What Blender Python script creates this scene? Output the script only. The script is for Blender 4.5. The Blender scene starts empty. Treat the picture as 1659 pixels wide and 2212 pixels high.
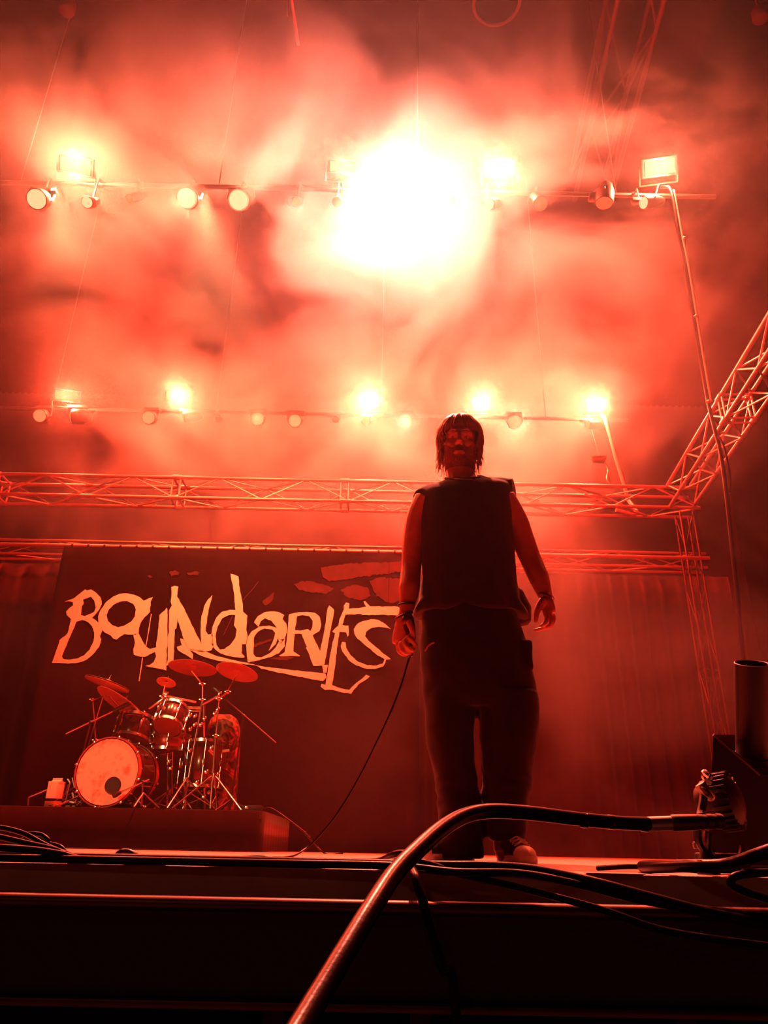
import bpy, bmesh, math, random
from mathutils import Vector, Matrix, Quaternion, noise
from mathutils.geometry import tessellate_polygon
R = math.radians
random.seed(7)
scene = bpy.context.scene
COL = scene.collection

# ------------------------------------------------------------------ camera
F_PX, W_PX, H_PX = 1620.0, 1659.0, 2212.0
CAM_H, PITCH, ROLL = 0.03, 24.3, 1.15
cam_data = bpy.data.cameras.new('camera')
cam_data.sensor_fit = 'VERTICAL'
cam_data.sensor_height = 32.0
cam_data.lens = 32.0 * F_PX / H_PX
cam_data.clip_start = 0.02
cam_data.clip_end = 200
cam = bpy.data.objects.new('camera', cam_data)
COL.objects.link(cam)
CAM_M = Matrix.Translation((0, 0, CAM_H)) @ (Matrix.Rotation(R(90 + PITCH), 4, 'X') @ Matrix.Rotation(R(ROLL), 4, 'Z'))
cam.matrix_world = CAM_M
scene.camera = cam

# ------------------------------------------------------------------ world and exposure
world = bpy.data.worlds.new('world')
scene.world = world
world.use_nodes = True
world.node_tree.nodes['Background'].inputs[0].default_value = (0.0012, 0.0, 0.0, 1)
world.node_tree.nodes['Background'].inputs[1].default_value = 1.0
vs = scene.view_settings
vs.view_transform = 'Standard'
vs.look = 'None'
vs.gamma = 1.0
vs.exposure = 0.0
vs.use_curve_mapping = False
cy = scene.cycles
cy.use_denoising = True
cy.denoising_input_passes = 'RGB_ALBEDO'
cy.max_bounces = 5
cy.diffuse_bounces = 2
cy.glossy_bounces = 3
cy.transmission_bounces = 3
cy.volume_bounces = 0
cy.transparent_max_bounces = 8
cy.volume_step_rate = 1.0
cy.volume_max_steps = 128
cy.sample_clamp_indirect = 4.0
cy.sample_clamp_direct = 0.0
cy.caustics_reflective = False
cy.caustics_refractive = False

def ray(px, py):
    return (CAM_M.to_3x3() @ Vector(((px - W_PX / 2) / F_PX, -(py - H_PX / 2) / F_PX, -1.0)))
def at(px, py, Y):
    """the point of the vertical plane y = Y that the photograph shows at px, py"""
    d = ray(px, py)
    return Vector((0, 0, CAM_H)) + d * (Y / d.y)
def onz(px, py, z):
    d = ray(px, py)
    return Vector((0, 0, CAM_H)) + d * ((z - CAM_H) / d.z)
def depth_px(p):
    """pixels per metre at point p"""
    return F_PX / -(CAM_M.inverted() @ Vector(p)).z

# ------------------------------------------------------------------ the lamps' light
LAMP_TINT = (1.0, 2.3, 1.8)  # strong in green and blue to offset the red dye of the haze
LK = 0.13
def light(name, kind, loc, power, color, radius=0.06, target=None, cone=None, blend=0.6, size=None):
    d = bpy.data.lights.new(name, kind)
    d.energy = power * LK
    d.color = color
    if kind in ('POINT', 'SPOT'):
        d.shadow_soft_size = radius
    if kind == 'SPOT':
        d.spot_size = R(cone)
        d.spot_blend = blend
    if kind == 'AREA':
        d.size = size or 1.0
    o = bpy.data.objects.new(name, d)
    COL.objects.link(o)
    o.location = loc
    if target is not None:
        o.rotation_euler = (Vector(target) - Vector(loc)).to_track_quat('-Z', 'Y').to_euler()
    return o

# weak unseen front wash, added to show the singer, behind and above the viewer
light('front_fill', 'SPOT', (-3.0, -7.0, 4.5), 650, (1, .26, .14), .3, (0.3, 2.9, 0.8), 40, .8)
light('face_fill', 'SPOT', (-4.0, -7.0, 4.0), 4200, (1, .2, .1), .3, (0.33, 2.9, 1.66), 5.2, .9)  # narrow unseen spot, added to brighten the face alone
light('kit_spot', 'SPOT', (-5.5, -6.0, 3.6), 15000, (1, 20, 20), .15, (-2.0, 6.8, 1.0), 13, .6)

# ------------------------------------------------------------------ helpers
def wm(o):
    m = o.matrix_basis.copy()
    return wm(o.parent) @ m if o.parent else m

class MB:
    """collects shapes (in world space, or in the parent's space) into ONE mesh object"""
    def __init__(self):
        self.bm = bmesh.new()
    def box(self, c, s, rot=None, bev=0.0):
        g = bmesh.ops.create_cube(self.bm, size=1.0)['verts']
        m = Matrix.Translation(Vector(c)) @ ((rot.to_4x4() if rot else Matrix())) @ Matrix.Diagonal((s[0], s[1], s[2], 1))
        bmesh.ops.transform(self.bm, matrix=m, verts=g)
        if bev > 0:
            es = list({e for v in g for e in v.link_edges})
            bmesh.ops.bevel(self.bm, geom=es, offset=bev, segments=2, affect='EDGES', profile=0.6)
        return self
    def rings(self, rings, closed=True, cap=True):
        vs = [[self.bm.verts.new(p) for p in r] for r in rings]
        n = len(rings[0])
        for a, b in zip(vs[:-1], vs[1:]):
            for i in range(n if closed else n - 1):
                j = (i + 1) % n
                try:
                    self.bm.faces.new((a[i], a[j], b[j], b[i]))
                except ValueError:
                    pass
        if cap and closed:
            try:
                self.bm.faces.new(list(reversed(vs[0])))
                self.bm.faces.new(vs[-1])
            except ValueError:
                pass
        return self
    def tube(self, pts, r, n=8, cap=True, flat=1.0):
        pts = [Vector(p) for p in pts]
        rr = list(r) if isinstance(r, (list, tuple)) else [r] * len(pts)
        t0 = (pts[1] - pts[0]).normalized()
        up = Vector((0, 0, 1)) if abs(t0.z) < 0.9 else Vector((1, 0, 0))
        nrm = (up - t0 * up.dot(t0)).normalized()
        rings = []
        for i, p in enumerate(pts):
            if i == 0: t = t0
            elif i == len(pts) - 1: t = (pts[i] - pts[i - 1]).normalized()
            else: t = ((pts[i + 1] - pts[i]).normalized() + (pts[i] - pts[i - 1]).normalized()).normalized()
            nrm = (nrm - t * nrm.dot(t))
            nrm = nrm.normalized() if nrm.length > 1e-6 else t.orthogonal().normalized()
            bi = t.cross(nrm)
            rings.append([p + (nrm * math.cos(a) + bi * math.sin(a) * flat) * rr[i] for a in [2 * math.pi * k / n for k in range(n)]])
        return self.rings(rings, True, cap)
    def bar(self, a, b, r, n=8):
        return self.tube([a, b], r, n)
    def lathe(self, prof, m=None, n=24, cap=True):
        """prof: (radius, height) pairs turned about local z, placed by matrix m"""
        m = m or Matrix()
        rings = [[m @ Vector((max(r, 1e-4) * math.cos(2 * math.pi * k / n), max(r, 1e-4) * math.sin(2 * math.pi * k / n), h)) for k in range(n)] for r, h in prof]
        return self.rings(rings, True, cap)
    def ball(self, c, r, s=(1, 1, 1), rot=None, u=16, v=10):
        g = bmesh.ops.create_uvsphere(self.bm, u_segments=u, v_segments=v, radius=1.0)['verts']
        m = Matrix.Translation(Vector(c)) @ (rot.to_4x4() if rot else Matrix()) @ Matrix.Diagonal((r * s[0], r * s[1], r * s[2], 1))
        bmesh.ops.transform(self.bm, matrix=m, verts=g)
        return self
    def flat(self, loops, f, thick_dir):
        """outline(s) with holes, f maps (x, y) to a point; a thin plate of that outline"""
        pts = [[Vector((x, y, 0)) for x, y in L] for L in loops]
        tris = tessellate_polygon(pts)
        flatp = [f(p.x, p.y) for L in pts for p in L]
        front = [self.bm.verts.new(p + thick_dir) for p in flatp]
        back = [self.bm.verts.new(p) for p in flatp]
        for t in tris:
            try:
                self.bm.faces.new([front[i] for i in t])
                self.bm.faces.new([back[i] for i in reversed(t)])
            except ValueError:
                pass
        k = 0
        for L in pts:
            n = len(L)
            for i in range(n):
                j = (i + 1) % n
                self.bm.faces.new((front[k + i], front[k + j], back[k + j], back[k + i]))
            k += n
        return self
    def build(self, name, mat, parent=None, smooth=True, world=True, angle=40):
        bmesh.ops.recalc_face_normals(self.bm, faces=self.bm.faces)
        if parent is not None and world:
            bmesh.ops.transform(self.bm, matrix=wm(parent).inverted(), verts=self.bm.verts)
        me = bpy.data.meshes.new(name)
        self.bm.to_mesh(me)
        self.bm.free()
        if mat is not None:
            me.materials.append(mat)
        if smooth:
            me.set_sharp_from_angle(angle=R(angle))
        o = bpy.data.objects.new(name, me)
        COL.objects.link(o)
        if parent is not None:
            o.parent = parent
        return o

def tag(o, label=None, cat=None, group=None, kind=None):
    if label: o['label'] = label
    if cat: o['category'] = cat
    if group: o['group'] = group
    if kind: o['kind'] = kind
    return o
def empty(name, loc, label, cat, group=None, rot=(0, 0, 0)):
    o = bpy.data.objects.new(name, None)
    o.empty_display_size = 0.1
    COL.objects.link(o)
    o.location = loc
    o.rotation_euler = rot
    return tag(o, label, cat, group)
def copy_tree(o, parent=None):
    c = o.copy()
    COL.objects.link(c)
    if parent is not None: c.parent = parent
    for ch in [x for x in COL.objects if x.parent == o]:
        copy_tree(ch, c)
    return c
def spline(pts, n=8):
    """Catmull-Rom through the points"""
    P = [Vector(p) for p in pts]
    P = [P[0] * 2 - P[1]] + P + [P[-1] * 2 - P[-2]]
    out = []
    for i in range(1, len(P) - 2):
        a, b, c, d = P[i - 1:i + 3]
        for k in range(n):
            t = k / n
            out.append(0.5 * ((2 * b) + (c - a) * t + (2 * a - 5 * b + 4 * c - d) * t * t + (3 * b - a - 3 * c + d) * t ** 3))
    out.append(P[-2])
    return out

# ------------------------------------------------------------------ materials
def mat(name, col, rough=0.5, metal=0.0, var=0.25, scale=14.0, bump=0.0, bscale=60.0, spec=0.5, coat=0.0, sheen=0.0):
    m = bpy.data.materials.new(name)
    m.use_nodes = True
    nt = m.node_tree
    b = nt.nodes['Principled BSDF']
    b.inputs['Roughness'].default_value = rough
    b.inputs['Metallic'].default_value = metal
    b.inputs['Specular IOR Level'].default_value = spec
    b.inputs['Coat Weight'].default_value = coat
    b.inputs['Sheen Weight'].default_value = sheen
    tc = nt.nodes.new('ShaderNodeTexCoord')
    n = nt.nodes.new('ShaderNodeTexNoise')
    n.inputs['Scale'].default_value = scale
    n.inputs['Detail'].default_value = 4
    nt.links.new(tc.outputs['Object'], n.inputs['Vector'])
    mx = nt.nodes.new('ShaderNodeMix')
    mx.data_type = 'RGBA'
    c = (*col, 1)
    mx.inputs['A'].default_value = (*[x * (1 - var) for x in col], 1)
    mx.inputs['B'].default_value = (*[min(1, x * (1 + var)) for x in col], 1)
    nt.links.new(n.outputs['Fac'], mx.inputs['Factor'])
    nt.links.new(mx.outputs['Result'], b.inputs['Base Color'])
    if bump:
        n2 = nt.nodes.new('ShaderNodeTexNoise')
        n2.inputs['Scale'].default_value = bscale
        n2.inputs['Detail'].default_value = 3
        nt.links.new(tc.outputs['Object'], n2.inputs['Vector'])
        bp = nt.nodes.new('ShaderNodeBump')
        bp.inputs['Strength'].default_value = bump
        bp.inputs['Distance'].default_value = 0.02
        nt.links.new(n2.outputs['Fac'], bp.inputs['Height'])
        nt.links.new(bp.outputs['Normal'], b.inputs['Normal'])
    return m
def glow(name, col, strength):
    m = bpy.data.materials.new(name)
    m.use_nodes = True
    nt = m.node_tree
    nt.nodes.clear()
    e = nt.nodes.new('ShaderNodeEmission')
    e.inputs[0].default_value = (*col, 1)
    e.inputs[1].default_value = strength
    o = nt.nodes.new('ShaderNodeOutputMaterial')
    nt.links.new(e.outputs[0], o.inputs['Surface'])
    m.cycles.emission_sampling = 'NONE'
    return m

M = {
    'drape': mat('black drape cloth', (0.006, 0.0003, 0.0003), 0.95, var=0.4, scale=6, spec=0.1, sheen=0.1),
    'dull': mat('dull dark paint', (0.006, 0.001, 0.001), 0.8, var=0.3, spec=0.25),
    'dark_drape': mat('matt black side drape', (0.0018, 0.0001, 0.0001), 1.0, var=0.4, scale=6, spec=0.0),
    'banner': mat('black banner cloth', (0.007, 0.0004, 0.0004), 0.9, var=0.9, scale=1.6, spec=0.1),
    'print': mat('pale banner print', (0.80, 0.74, 0.70), 0.9, var=0.06, scale=20, spec=0.05),
    'alu': mat('aluminium truss tube', (0.40, 0.34, 0.32), 0.42, 0.9, var=0.12),
    'steel': mat('dark steel', (0.10, 0.05, 0.045), 0.4, 0.8, var=0.3),
    'black': mat('black painted metal', (0.008, 0.003, 0.003), 0.5, 0.0, var=0.3),
    'rubber': mat('black cable rubber', (0.006, 0.0025, 0.0025), 0.3, 0.0, spec=0.12, var=0.35, scale=40, bump=0.03, bscale=200),
    'chrome': mat('chrome', (0.85, 0.85, 0.85), 0.22, 1.0, var=0.05),
    'deck': mat('worn stage deck', (0.55, 0.42, 0.36), 0.45, var=0.5, scale=9, bump=0.15, bscale=90),
    'concrete': mat('pit floor', (0.05, 0.05, 0.05), 0.8, var=0.4),
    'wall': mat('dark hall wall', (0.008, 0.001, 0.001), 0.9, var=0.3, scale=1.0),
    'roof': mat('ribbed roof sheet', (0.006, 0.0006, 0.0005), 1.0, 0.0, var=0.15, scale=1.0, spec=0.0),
    'lens': glow('lit lens', (1.0, 0.86, 0.74), 9.0),
    'lens_dim': glow('dimly lit lens', (1.0, 0.5, 0.28), 2.2),
}

# ------------------------------------------------------------------ the hall
b = MB(); b.box((0, 8, -1.3), (30, 34, 0.1)); tag(b.build('floor', M['concrete'], smooth=False), 'dark concrete floor of the pit in front of the stage', kind='structure')
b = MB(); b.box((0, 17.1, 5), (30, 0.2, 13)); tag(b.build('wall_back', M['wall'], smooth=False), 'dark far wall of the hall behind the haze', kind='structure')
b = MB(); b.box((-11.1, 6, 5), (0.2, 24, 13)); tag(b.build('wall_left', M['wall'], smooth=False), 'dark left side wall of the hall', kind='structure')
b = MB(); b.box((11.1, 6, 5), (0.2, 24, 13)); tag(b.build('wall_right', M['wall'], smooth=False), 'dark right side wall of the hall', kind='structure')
ROOF_Z = 11.0
def roof_bm():
    b = MB()
    xs = []
    pitch = 0.17
    n = int(22 / pitch)
    for i in range(n):
        x0 = -11 + i * pitch
        xs += [(x0, 0), (x0 + pitch * 0.40, 0), (x0 + pitch * 0.52, -0.05), (x0 + pitch * 0.88, -0.05)]
    xs.append((11, 0))
    r1 = [Vector((x, 1.0, ROOF_Z + z)) for x, z in xs]
    r2 = [Vector((x, 17.0, ROOF_Z + z)) for x, z in xs]
    b.rings([r1, r2], closed=False, cap=False)
    return b
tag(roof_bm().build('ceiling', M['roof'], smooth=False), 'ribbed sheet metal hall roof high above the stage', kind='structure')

# stage deck and its front edge
EDGE_Y = 1.38
stage = empty('stage', (0, EDGE_Y, 0), 'long low black stage with a shiny deck edge', 'stage')
stage['kind'] = 'structure'
b = MB(); b.box((0, 8.3, -0.03), (16, 13.7, 0.06), bev=0.004); b.build('deck', M['deck'], stage, smooth=False)
b = MB(); b.tube([(-8, EDGE_Y - 0.028, -0.053), (8, EDGE_Y - 0.028, -0.053)], 0.011, 10); b.build('edge_rail', M['steel'], stage)
b = MB(); b.box((0, EDGE_Y + 0.03, -0.125), (16, 0.05, 0.12)); b.build('edge_beam', M['black'], stage, smooth=False)
b = MB(); b.box((0, EDGE_Y + 0.01, -0.192), (16, 0.05, 0.012), bev=0.004); b.build('lower_rail', M['steel'], stage)
b = MB(); b.box((0, EDGE_Y + 0.12, -0.72), (16, 0.04, 1.04)); b.build('skirt', M['drape'], stage, smooth=False)
for px in (596, 907, 1470):
    p = at(px, 2150, EDGE_Y + 0.06)
    b = MB(); b.box((p.x, EDGE_Y + 0.065, -0.72), (0.035, 0.035, 1.04), bev=0.004); b.build('post', M['black'], stage, smooth=False)

# ------------------------------------------------------------------ curtains
def curtain(name, p0, p1, z0, z1, folds, amp, label, mm=None, phase=0.0):
    b = MB()
    p0, p1 = Vector(p0), Vector(p1)
    d = (p1 - p0); L = d.length; t = d / L; nrm = Vector((-t.y, t.x, 0))
    n = folds * 8
    rows = []
    for zi in range(7):
        f = zi / 6
        z = z0 + (z1 - z0) * f
        row = []
        for i in range(n + 1):
            u = i / n
            a = amp * (0.65 + 0.35 * math.sin(u * 17 + phase)) * (1.15 - 0.5 * f)
            w = math.sin(u * folds * 2 * math.pi + 0.8 * math.sin(u * 23 + phase + f * 0.8)) * a
            row.append(p0 + t * (L * u) + nrm * w + Vector((0, 0, z)))
        rows.append(row)
    b.rings(rows, closed=False, cap=False)
    o = b.build(name, mm or M['drape'], None, angle=80)
    sm = o.modifiers.new('thickness', 'SOLIDIFY'); sm.thickness = 0.006
    return tag(o, label, 'curtain')
curtain('stage_curtain', (-3.2, 9.75, 0), (4.75, 9.75, 0), 0.0, 3.55, 34, 0.05, 'black backdrop curtain hanging in folds behind the singer and the right tower')
curtain('stage_curtain', (-8.6, 9.5, 0), (-4.02, 9.32, 0), 0.0, 3.40, 16, 0.07, 'black curtain beside the banner behind the drum riser, under the short truss', phase=2)
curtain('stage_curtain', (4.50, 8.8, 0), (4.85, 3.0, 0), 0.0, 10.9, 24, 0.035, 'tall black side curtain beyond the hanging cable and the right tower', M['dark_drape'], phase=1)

# ------------------------------------------------------------------ trusses
unit_tube = {}
def unit_mesh(m, n=8):
    k = (m.name, n)
    if k not in unit_tube:
        b = MB(); b.lathe([(1, 0), (1, 1)], n=n)
        o = b.build('tube', m)
        unit_tube[k] = o.data
        bpy.data.objects.remove(o)
    return unit_tube[k]
def stick(name, a, c, r, parent, m, n=8):
    """a straight tube, one object, its mesh shared with all the others"""
    a, c = Vector(a), Vector(c)
    o = bpy.data.objects.new(name, unit_mesh(m, n))
    COL.objects.link(o)
    o.parent = parent
    d = c - a
    mtx = Matrix.Translation(a) @ d.to_track_quat('Z', 'X').to_matrix().to_4x4() @ Matrix.Diagonal((r, r, d.length, 1))
    o.matrix_basis = wm(parent).inverted() @ mtx
    return o
def box_truss(label, a, c, w, h, r=0.024, rb=0.011, bay=0.46, side=None, up=None, group=None, m=None, joints=(), n_max=70):
    """box truss: a is the middle of the start face, c of the end face; w across, h high"""
    m = m or M['alu']
    a, c = Vector(a), Vector(c)
    t = (c - a).normalized(); L = (c - a).length
    up = Vector(up) if up else Vector((0, 0, 1))
    s = t.cross(up).normalized(); u = s.cross(t).normalized()
    root = empty('truss', a, label, 'truss', group)
    cs = [(-1, -1), (1, -1), (1, 1), (-1, 1)]
    P = lambda k, x: a + t * x + s * (cs[k][0] * w / 2) + u * (cs[k][1] * h / 2)
    for k in range(4):
        stick('chord', P(k, 0), P(k, L), r, root, m, 10)
    n = max(2, round(L / bay))
    for k in range(4):
        j = (k + 1) % 4
        for i in range(n):
            x0, x1 = L * i / n, L * (i + 1) / n
            if (i + k) % 2 == 0: stick('brace', P(k, x0), P(j, x1), rb, root, m, 6)
            else: stick('brace', P(j, x0), P(k, x1), rb, root, m, 6)
    for x in joints:
        for k in range(4):
            b = MB(); b.tube([P(k, x - 0.06), P(k, x + 0.06)], r * 1.45, 10); b.build('coupler', m, root)
            j = (k + 1) % 4
            stick('end_tube', P(k, x - 0.05), P(j, x - 0.05), rb * 1.2, root, m, 6)
            stick('end_tube', P(k, x + 0.05), P(j, x + 0.05), rb * 1.2, root, m, 6)
    return root
TY = 8.95
tl, tr = at(-260, 1060, TY), at(1490, 1085, TY)
tz = 4.30
def on_row(px, py0, Y):     # along a truss, slightly sloping line of the photograph
    return at(px, py0, Y)
cornerL = Vector((at(-10, 1075, TY).x, TY, 4.36)); cornerR = Vector((at(1478, 1075, TY).x, TY, 4.22))
zt = (at(700, 1070, TY).z)
box_truss('upper box truss spanning the stage above the banner, just below the lower lamps',
          (cornerL.x - 1.6, TY, zt), (cornerR.x + 0.12, TY, zt), 0.30, 0.29, bay=0.56, joints=(at(385, 1070, TY).x - cornerL.x + 1.6, at(745, 1070, TY).x - cornerL.x + 1.6, 1.62))
zb = at(1250, 1211, TY + 0.05).z
box_truss('lower box truss behind the banner top, parallel under the upper truss',
          (cornerL.x - 1.6, TY + 0.24, zb + 0.07), (cornerR.x + 0.22, TY + 0.24, zb + 0.07), 0.20, 0.19, r=0.019, rb=0.008, bay=0.62)
# right tower
tw0 = Vector((cornerR.x - 0.03, TY + 0.02, 0.0))
box_truss('slim upright tower truss at the right end of the stage back',
          (tw0.x, tw0.y, 0.02), (tw0.x, tw0.y, zt - 0.16), 0.17, 0.17, r=0.015, rb=0.006, bay=0.5, m=M['black'], up=(0, 1, 0), joints=(2.0,))
# side truss coming forward along the right
s0 = at(1466, 1041, TY - 0.15); s1 = at(1690, 690, 5.2)
sd = Vector((-0.088, -1, 0)).normalized()
st_a = Vector((cornerR.x - 0.12, TY - 0.18, zt + 0.02))
box_truss('side box truss running from the corner toward the viewer at the right edge',
          st_a, st_a + sd * 5.2, 0.30, 0.29, r=0.024, rb=0.011, bay=0.42, joints=(2.1,))
b = MB()

# ------------------------------------------------------------------ lamps on two bars
UY, LY = 5.88, 9.35
def frame_to(p, tgt):
    """rotation whose local -Y faces the target"""
    return (Vector(tgt) - Vector(p)).to_track_quat('-Y', 'Z').to_matrix()
ubar_z = at(830, 392, UY + 0.1).z
lbar_z = at(830, 888, LY + 0.1).z
AUD = Vector((0, 0.4, 0.6))
def blinder(px, py, Y, w, h, label, power, group, skew=0.0, col=(1, 2.4, 2.4)):
    p = at(px, py, Y)
    r = empty('strobe_lamp', p, label, 'stage lamp', group)
    q = frame_to(p, AUD + Vector((p.x * 0.6, 0, 0)))
    f = lambda x, y, z: p + q @ Vector((x, y, z))
    b = MB(); b.box(f(0, 0.06, 0), (w + 0.05, 0.10, h + 0.05), q, bev=0.008); b.build('housing', M['black'], r)
    b = MB(); b.box(f(0, 0.004, 0), (w, 0.012, h), q, bev=0.003); b.build('lamp_face', M['lens'], r)
    b = MB()
    for s in (-1, 1): b.bar(f(s * (w / 2 + 0.045), 0.06, 0), f(s * (w / 2 + 0.045), 0.06, -h / 2 - 0.10), 0.008, 6)
    b.bar(f(-w / 2 - 0.045, 0.06, -h / 2 - 0.10), f(w / 2 + 0.045, 0.06, -h / 2 - 0.10), 0.008, 6); b.build('yoke', M['steel'], r)
    zb_ = ubar_z if Y == UY else lbar_z
    b = MB(); b.tube([f(0, 0.06, -h / 2 - 0.10), Vector((p.x, Y + .2, zb_))], 0.011, 6); b.build('arm', M['black'], r)
    if power: light('panel_light', 'AREA' if False else 'POINT', f(0, -0.10, 0), power, col, 0.10)
    return r
def head(px, py, Y, rad, label, group, power=0, tgt=None, lens='lens', col=LAMP_TINT, cone=None, zbar=None, name='moving_head'):
    p = at(px, py, Y)
    r = empty(name, p, label, 'stage lamp', group)
    q = frame_to(p, tgt if tgt is not None else AUD + Vector((p.x * 0.8, 0, 0)))
    f = lambda x, y, z: p + q @ Vector((x, y, z))
    mm = Matrix.Translation(p) @ q.to_4x4() @ Matrix.Rotation(R(-90), 4, 'X')      # local z -> local +y
    b = MB(); b.lathe([(rad * 1.10, 0.0), (rad * 1.16, 0.02), (rad * 1.14, 0.14), (rad * 0.8, 0.24), (rad * 0.5, 0.27)], mm, 20); b.build('body', M['black'], r)
    b = MB(); b.lathe([(rad, -0.004), (rad * 0.96, -0.012), (0.0, -0.02)], mm, 24, cap=False); b.build('lens', M[lens], r)
    k = rad * 1.35
    top = p + Vector((0, 0.1, rad * 1.9))
    b = MB()
    for s in (-1, 1): b.tube([f(s * rad * 1.1, 0.1, 0), f(s * k, 0.1, 0), Vector((f(s * k, 0.1, 0).x, top.y, top.z))], rad * 0.14, 6)
    b.box(top + Vector((0, 0, 0.02)), (k * 2.1, rad * 1.1, 0.05), bev=0.01); b.build('yoke', M['black'], r)
    if zbar is not None:
        b = MB(); b.tube([top + Vector((0, 0, 0.03)), Vector((top.x, top.y + .02, zbar - .02)), Vector((top.x, Y + .205, zbar))], 0.012, 6)
        b.lathe([(0.036, -0.02), (0.036, 0.02)], Matrix.Translation((top.x, Y + .22, zbar)) @ Matrix.Rotation(R(90), 4, 'Y'), 10); b.build('clamp', M['steel'], r)
    if power:
        if cone: light('head_beam', 'SPOT', f(0, -0.03, 0), power, col, rad * 0.7, tgt, cone, 0.3)
        else: light('head_light', 'POINT', f(0, -0.09, 0), power, col, rad * 0.8)
    return r
def lamp_bar(label, Y, z, x0, x1):
    r = empty('lamp_bar', (x0, Y, z), label, 'lamp bar')
    stick('pipe', (x0, Y, z), (x1, Y, z), 0.025, r, M['black'], 10)
    n = 4
    for i in range(n):
        x = x0 + (x1 - x0) * (i + 0.5) / n
        stick('hanger', (x, Y, z), (x, Y, ROOF_Z - 0.06), 0.006, r, M['black'], 6)
lamp_bar('upper pipe that carries the nearer row of lamps', UY + 0.22, ubar_z, -5.2, 3.6)
lamp_bar('lower pipe that carries the farther row of lamps', LY + 0.22, lbar_z, -6.2, 3.6)

PU, PL = 5500, 8000
for px, py, w, h, pw, lab in (
    (163, 357, 0.31, 0.145, PU * 2.2, 'bright strobe panel at the left end of the nearer lamp row'),
    (740, 360, 0.28, 0.10, PU * .5, 'strobe panel in the glare just left of the brightest lamp, nearer row'),
    (1080, 362, 0.30, 0.12, PU, 'strobe panel between the brightest lamp and the hanging cable, nearer row'),
    (1425, 361, 0.31, 0.145, PU * 1.9, 'strobe panel right above the hanging cable, nearer lamp row')):
    blinder(px, py, UY, w, h, lab, pw, 'strobe panels of the nearer row', col=(1, 1.75, 1.45))
for px, py, w, h, pw, lab in (
    (143, 855, 0.31, 0.135, PL, 'strobe panel at the left end of the farther lamp row'),
    (382, 857, 0.31, 0.135, PL * .9, 'second strobe panel from the left end of the farther lamp row'),
    (797, 866, 0.30, 0.11, PL * 1.7, 'strobe panel left of the singer\'s head in the farther lamp row'),
    (1040, 871, 0.30, 0.11, PL * 1.5, 'strobe panel right above the singer\'s head in the farther lamp row'),
    (1285, 873, 0.31, 0.13, PL * 1.8, 'strobe panel at the right end of the farther lamp row')):
    blinder(px, py, LY, w, h, lab, pw, 'strobe panels of the farther row')
GU, GL = 'lamps of the nearer row', 'lamps of the farther row'
head(79, 430, UY, .098, 'large round lit lamp at the left end of the nearer row', GU, zbar=ubar_z)
head(188, 437, UY, .055, 'small lit lamp under the left strobe panel of the nearer row', GU, zbar=ubar_z)
head(280, 428, UY, .04, 'small slanted dim lamp between the small lit lamp and the round pair, nearer row', GU, lens='lens_dim', tgt=(-5, 3, 2), zbar=ubar_z)
head(403, 428, UY, .098, 'left one of the round lit pair in the nearer row', GU, power=1500, zbar=ubar_z, col=(1, 1.7, 1.35))
head(515, 432, UY, .098, 'right one of the round lit pair in the nearer row', GU, power=1500, zbar=ubar_z, col=(1, 1.7, 1.35))
head(640, 437, UY, .05, 'faint lamp between the round pair and the brightest lamp, nearer row', GU, lens='lens_dim', tgt=(2, 2, 2), zbar=ubar_z)
head(728, 437, UY, .05, 'small lamp below the middle strobe panel, lost in the glare', GU, lens='lens_dim', zbar=ubar_z)
head(840, 430, UY, .15, 'brightest lamp of all, a large round one in the middle of the nearer row', GU, power=70000, col=(1, 1.8, 2.0), zbar=ubar_z)
head(975, 432, UY, .045, 'faint lamp right of the brightest lamp, nearer row', GU, lens='lens_dim', zbar=ubar_z)
head(1057, 441, UY, .055, 'small lit lamp under the strobe panel right of the brightest lamp', GU, power=500, cone=16, tgt=(-2.5, 2.5, 2.5), zbar=ubar_z, col=(1, 1.7, 1.35))
head(1168, 440, UY, .075, 'dim lamp with a tilted lens between the two right strobe panels, nearer row', GU, lens='lens_dim', tgt=(2.5, 3.0, 1), zbar=ubar_z)
head(1305, 438, UY, .085, 'dim broad lamp left of the small lit lamp by the hanging cable', GU, lens='lens_dim', tgt=(1.2, 6.2, 0), zbar=ubar_z)
head(1391, 438, UY, .06, 'small lit lamp at the right end of the nearer row, sending a beam leftward', GU, power=1500, cone=15, tgt=(-2.0, 4.6, 4.4), zbar=ubar_z, col=(1, 1.7, 1.35))
head(86, 898, LY, .088, 'round lit lamp at the left end of the farther row', GL, zbar=lbar_z)
head(157, 900, LY, .10, 'flaring wide lamp under the left strobe panel of the farther row', GL, power=700, cone=18, tgt=(-9, 9.0, 5.4), zbar=lbar_z, col=(1, 2.3, 2.7))
head(321, 902, LY, .088, 'round lit lamp left under the second strobe panel of the farther row', GL, power=150, zbar=lbar_z)
head(398, 901, LY, .075, 'small lit lamp under the second strobe panel of the farther row, beam to the left', GL, power=700, cone=16, tgt=(-9, 9.1, 5.1), zbar=lbar_z, col=(1, 2.3, 2.7))
head(460, 906, LY, .05, 'dim slanted lamp left of the round pair in the farther row', GL, lens='lens_dim', tgt=(-4, 5, 3), zbar=lbar_z)
head(556, 905, LY, .088, 'left one of the round lit pair in the farther row', GL, power=250, zbar=lbar_z)
head(637, 909, LY, .088, 'right one of the round lit pair in the farther row', GL, power=250, zbar=lbar_z)
head(725, 906, LY, .05, 'faint small lamp right of the round pair in the farther row', GL, lens='lens_dim', zbar=lbar_z)
head(790, 909, LY, .06, 'small lamp under the strobe panel left of the singer', GL, zbar=lbar_z)
head(875, 909, LY, .088, 'round lamp beside the singer\'s hair on its left, farther row', GL, power=1800, zbar=lbar_z, col=(1, 2.3, 2.7))
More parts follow.
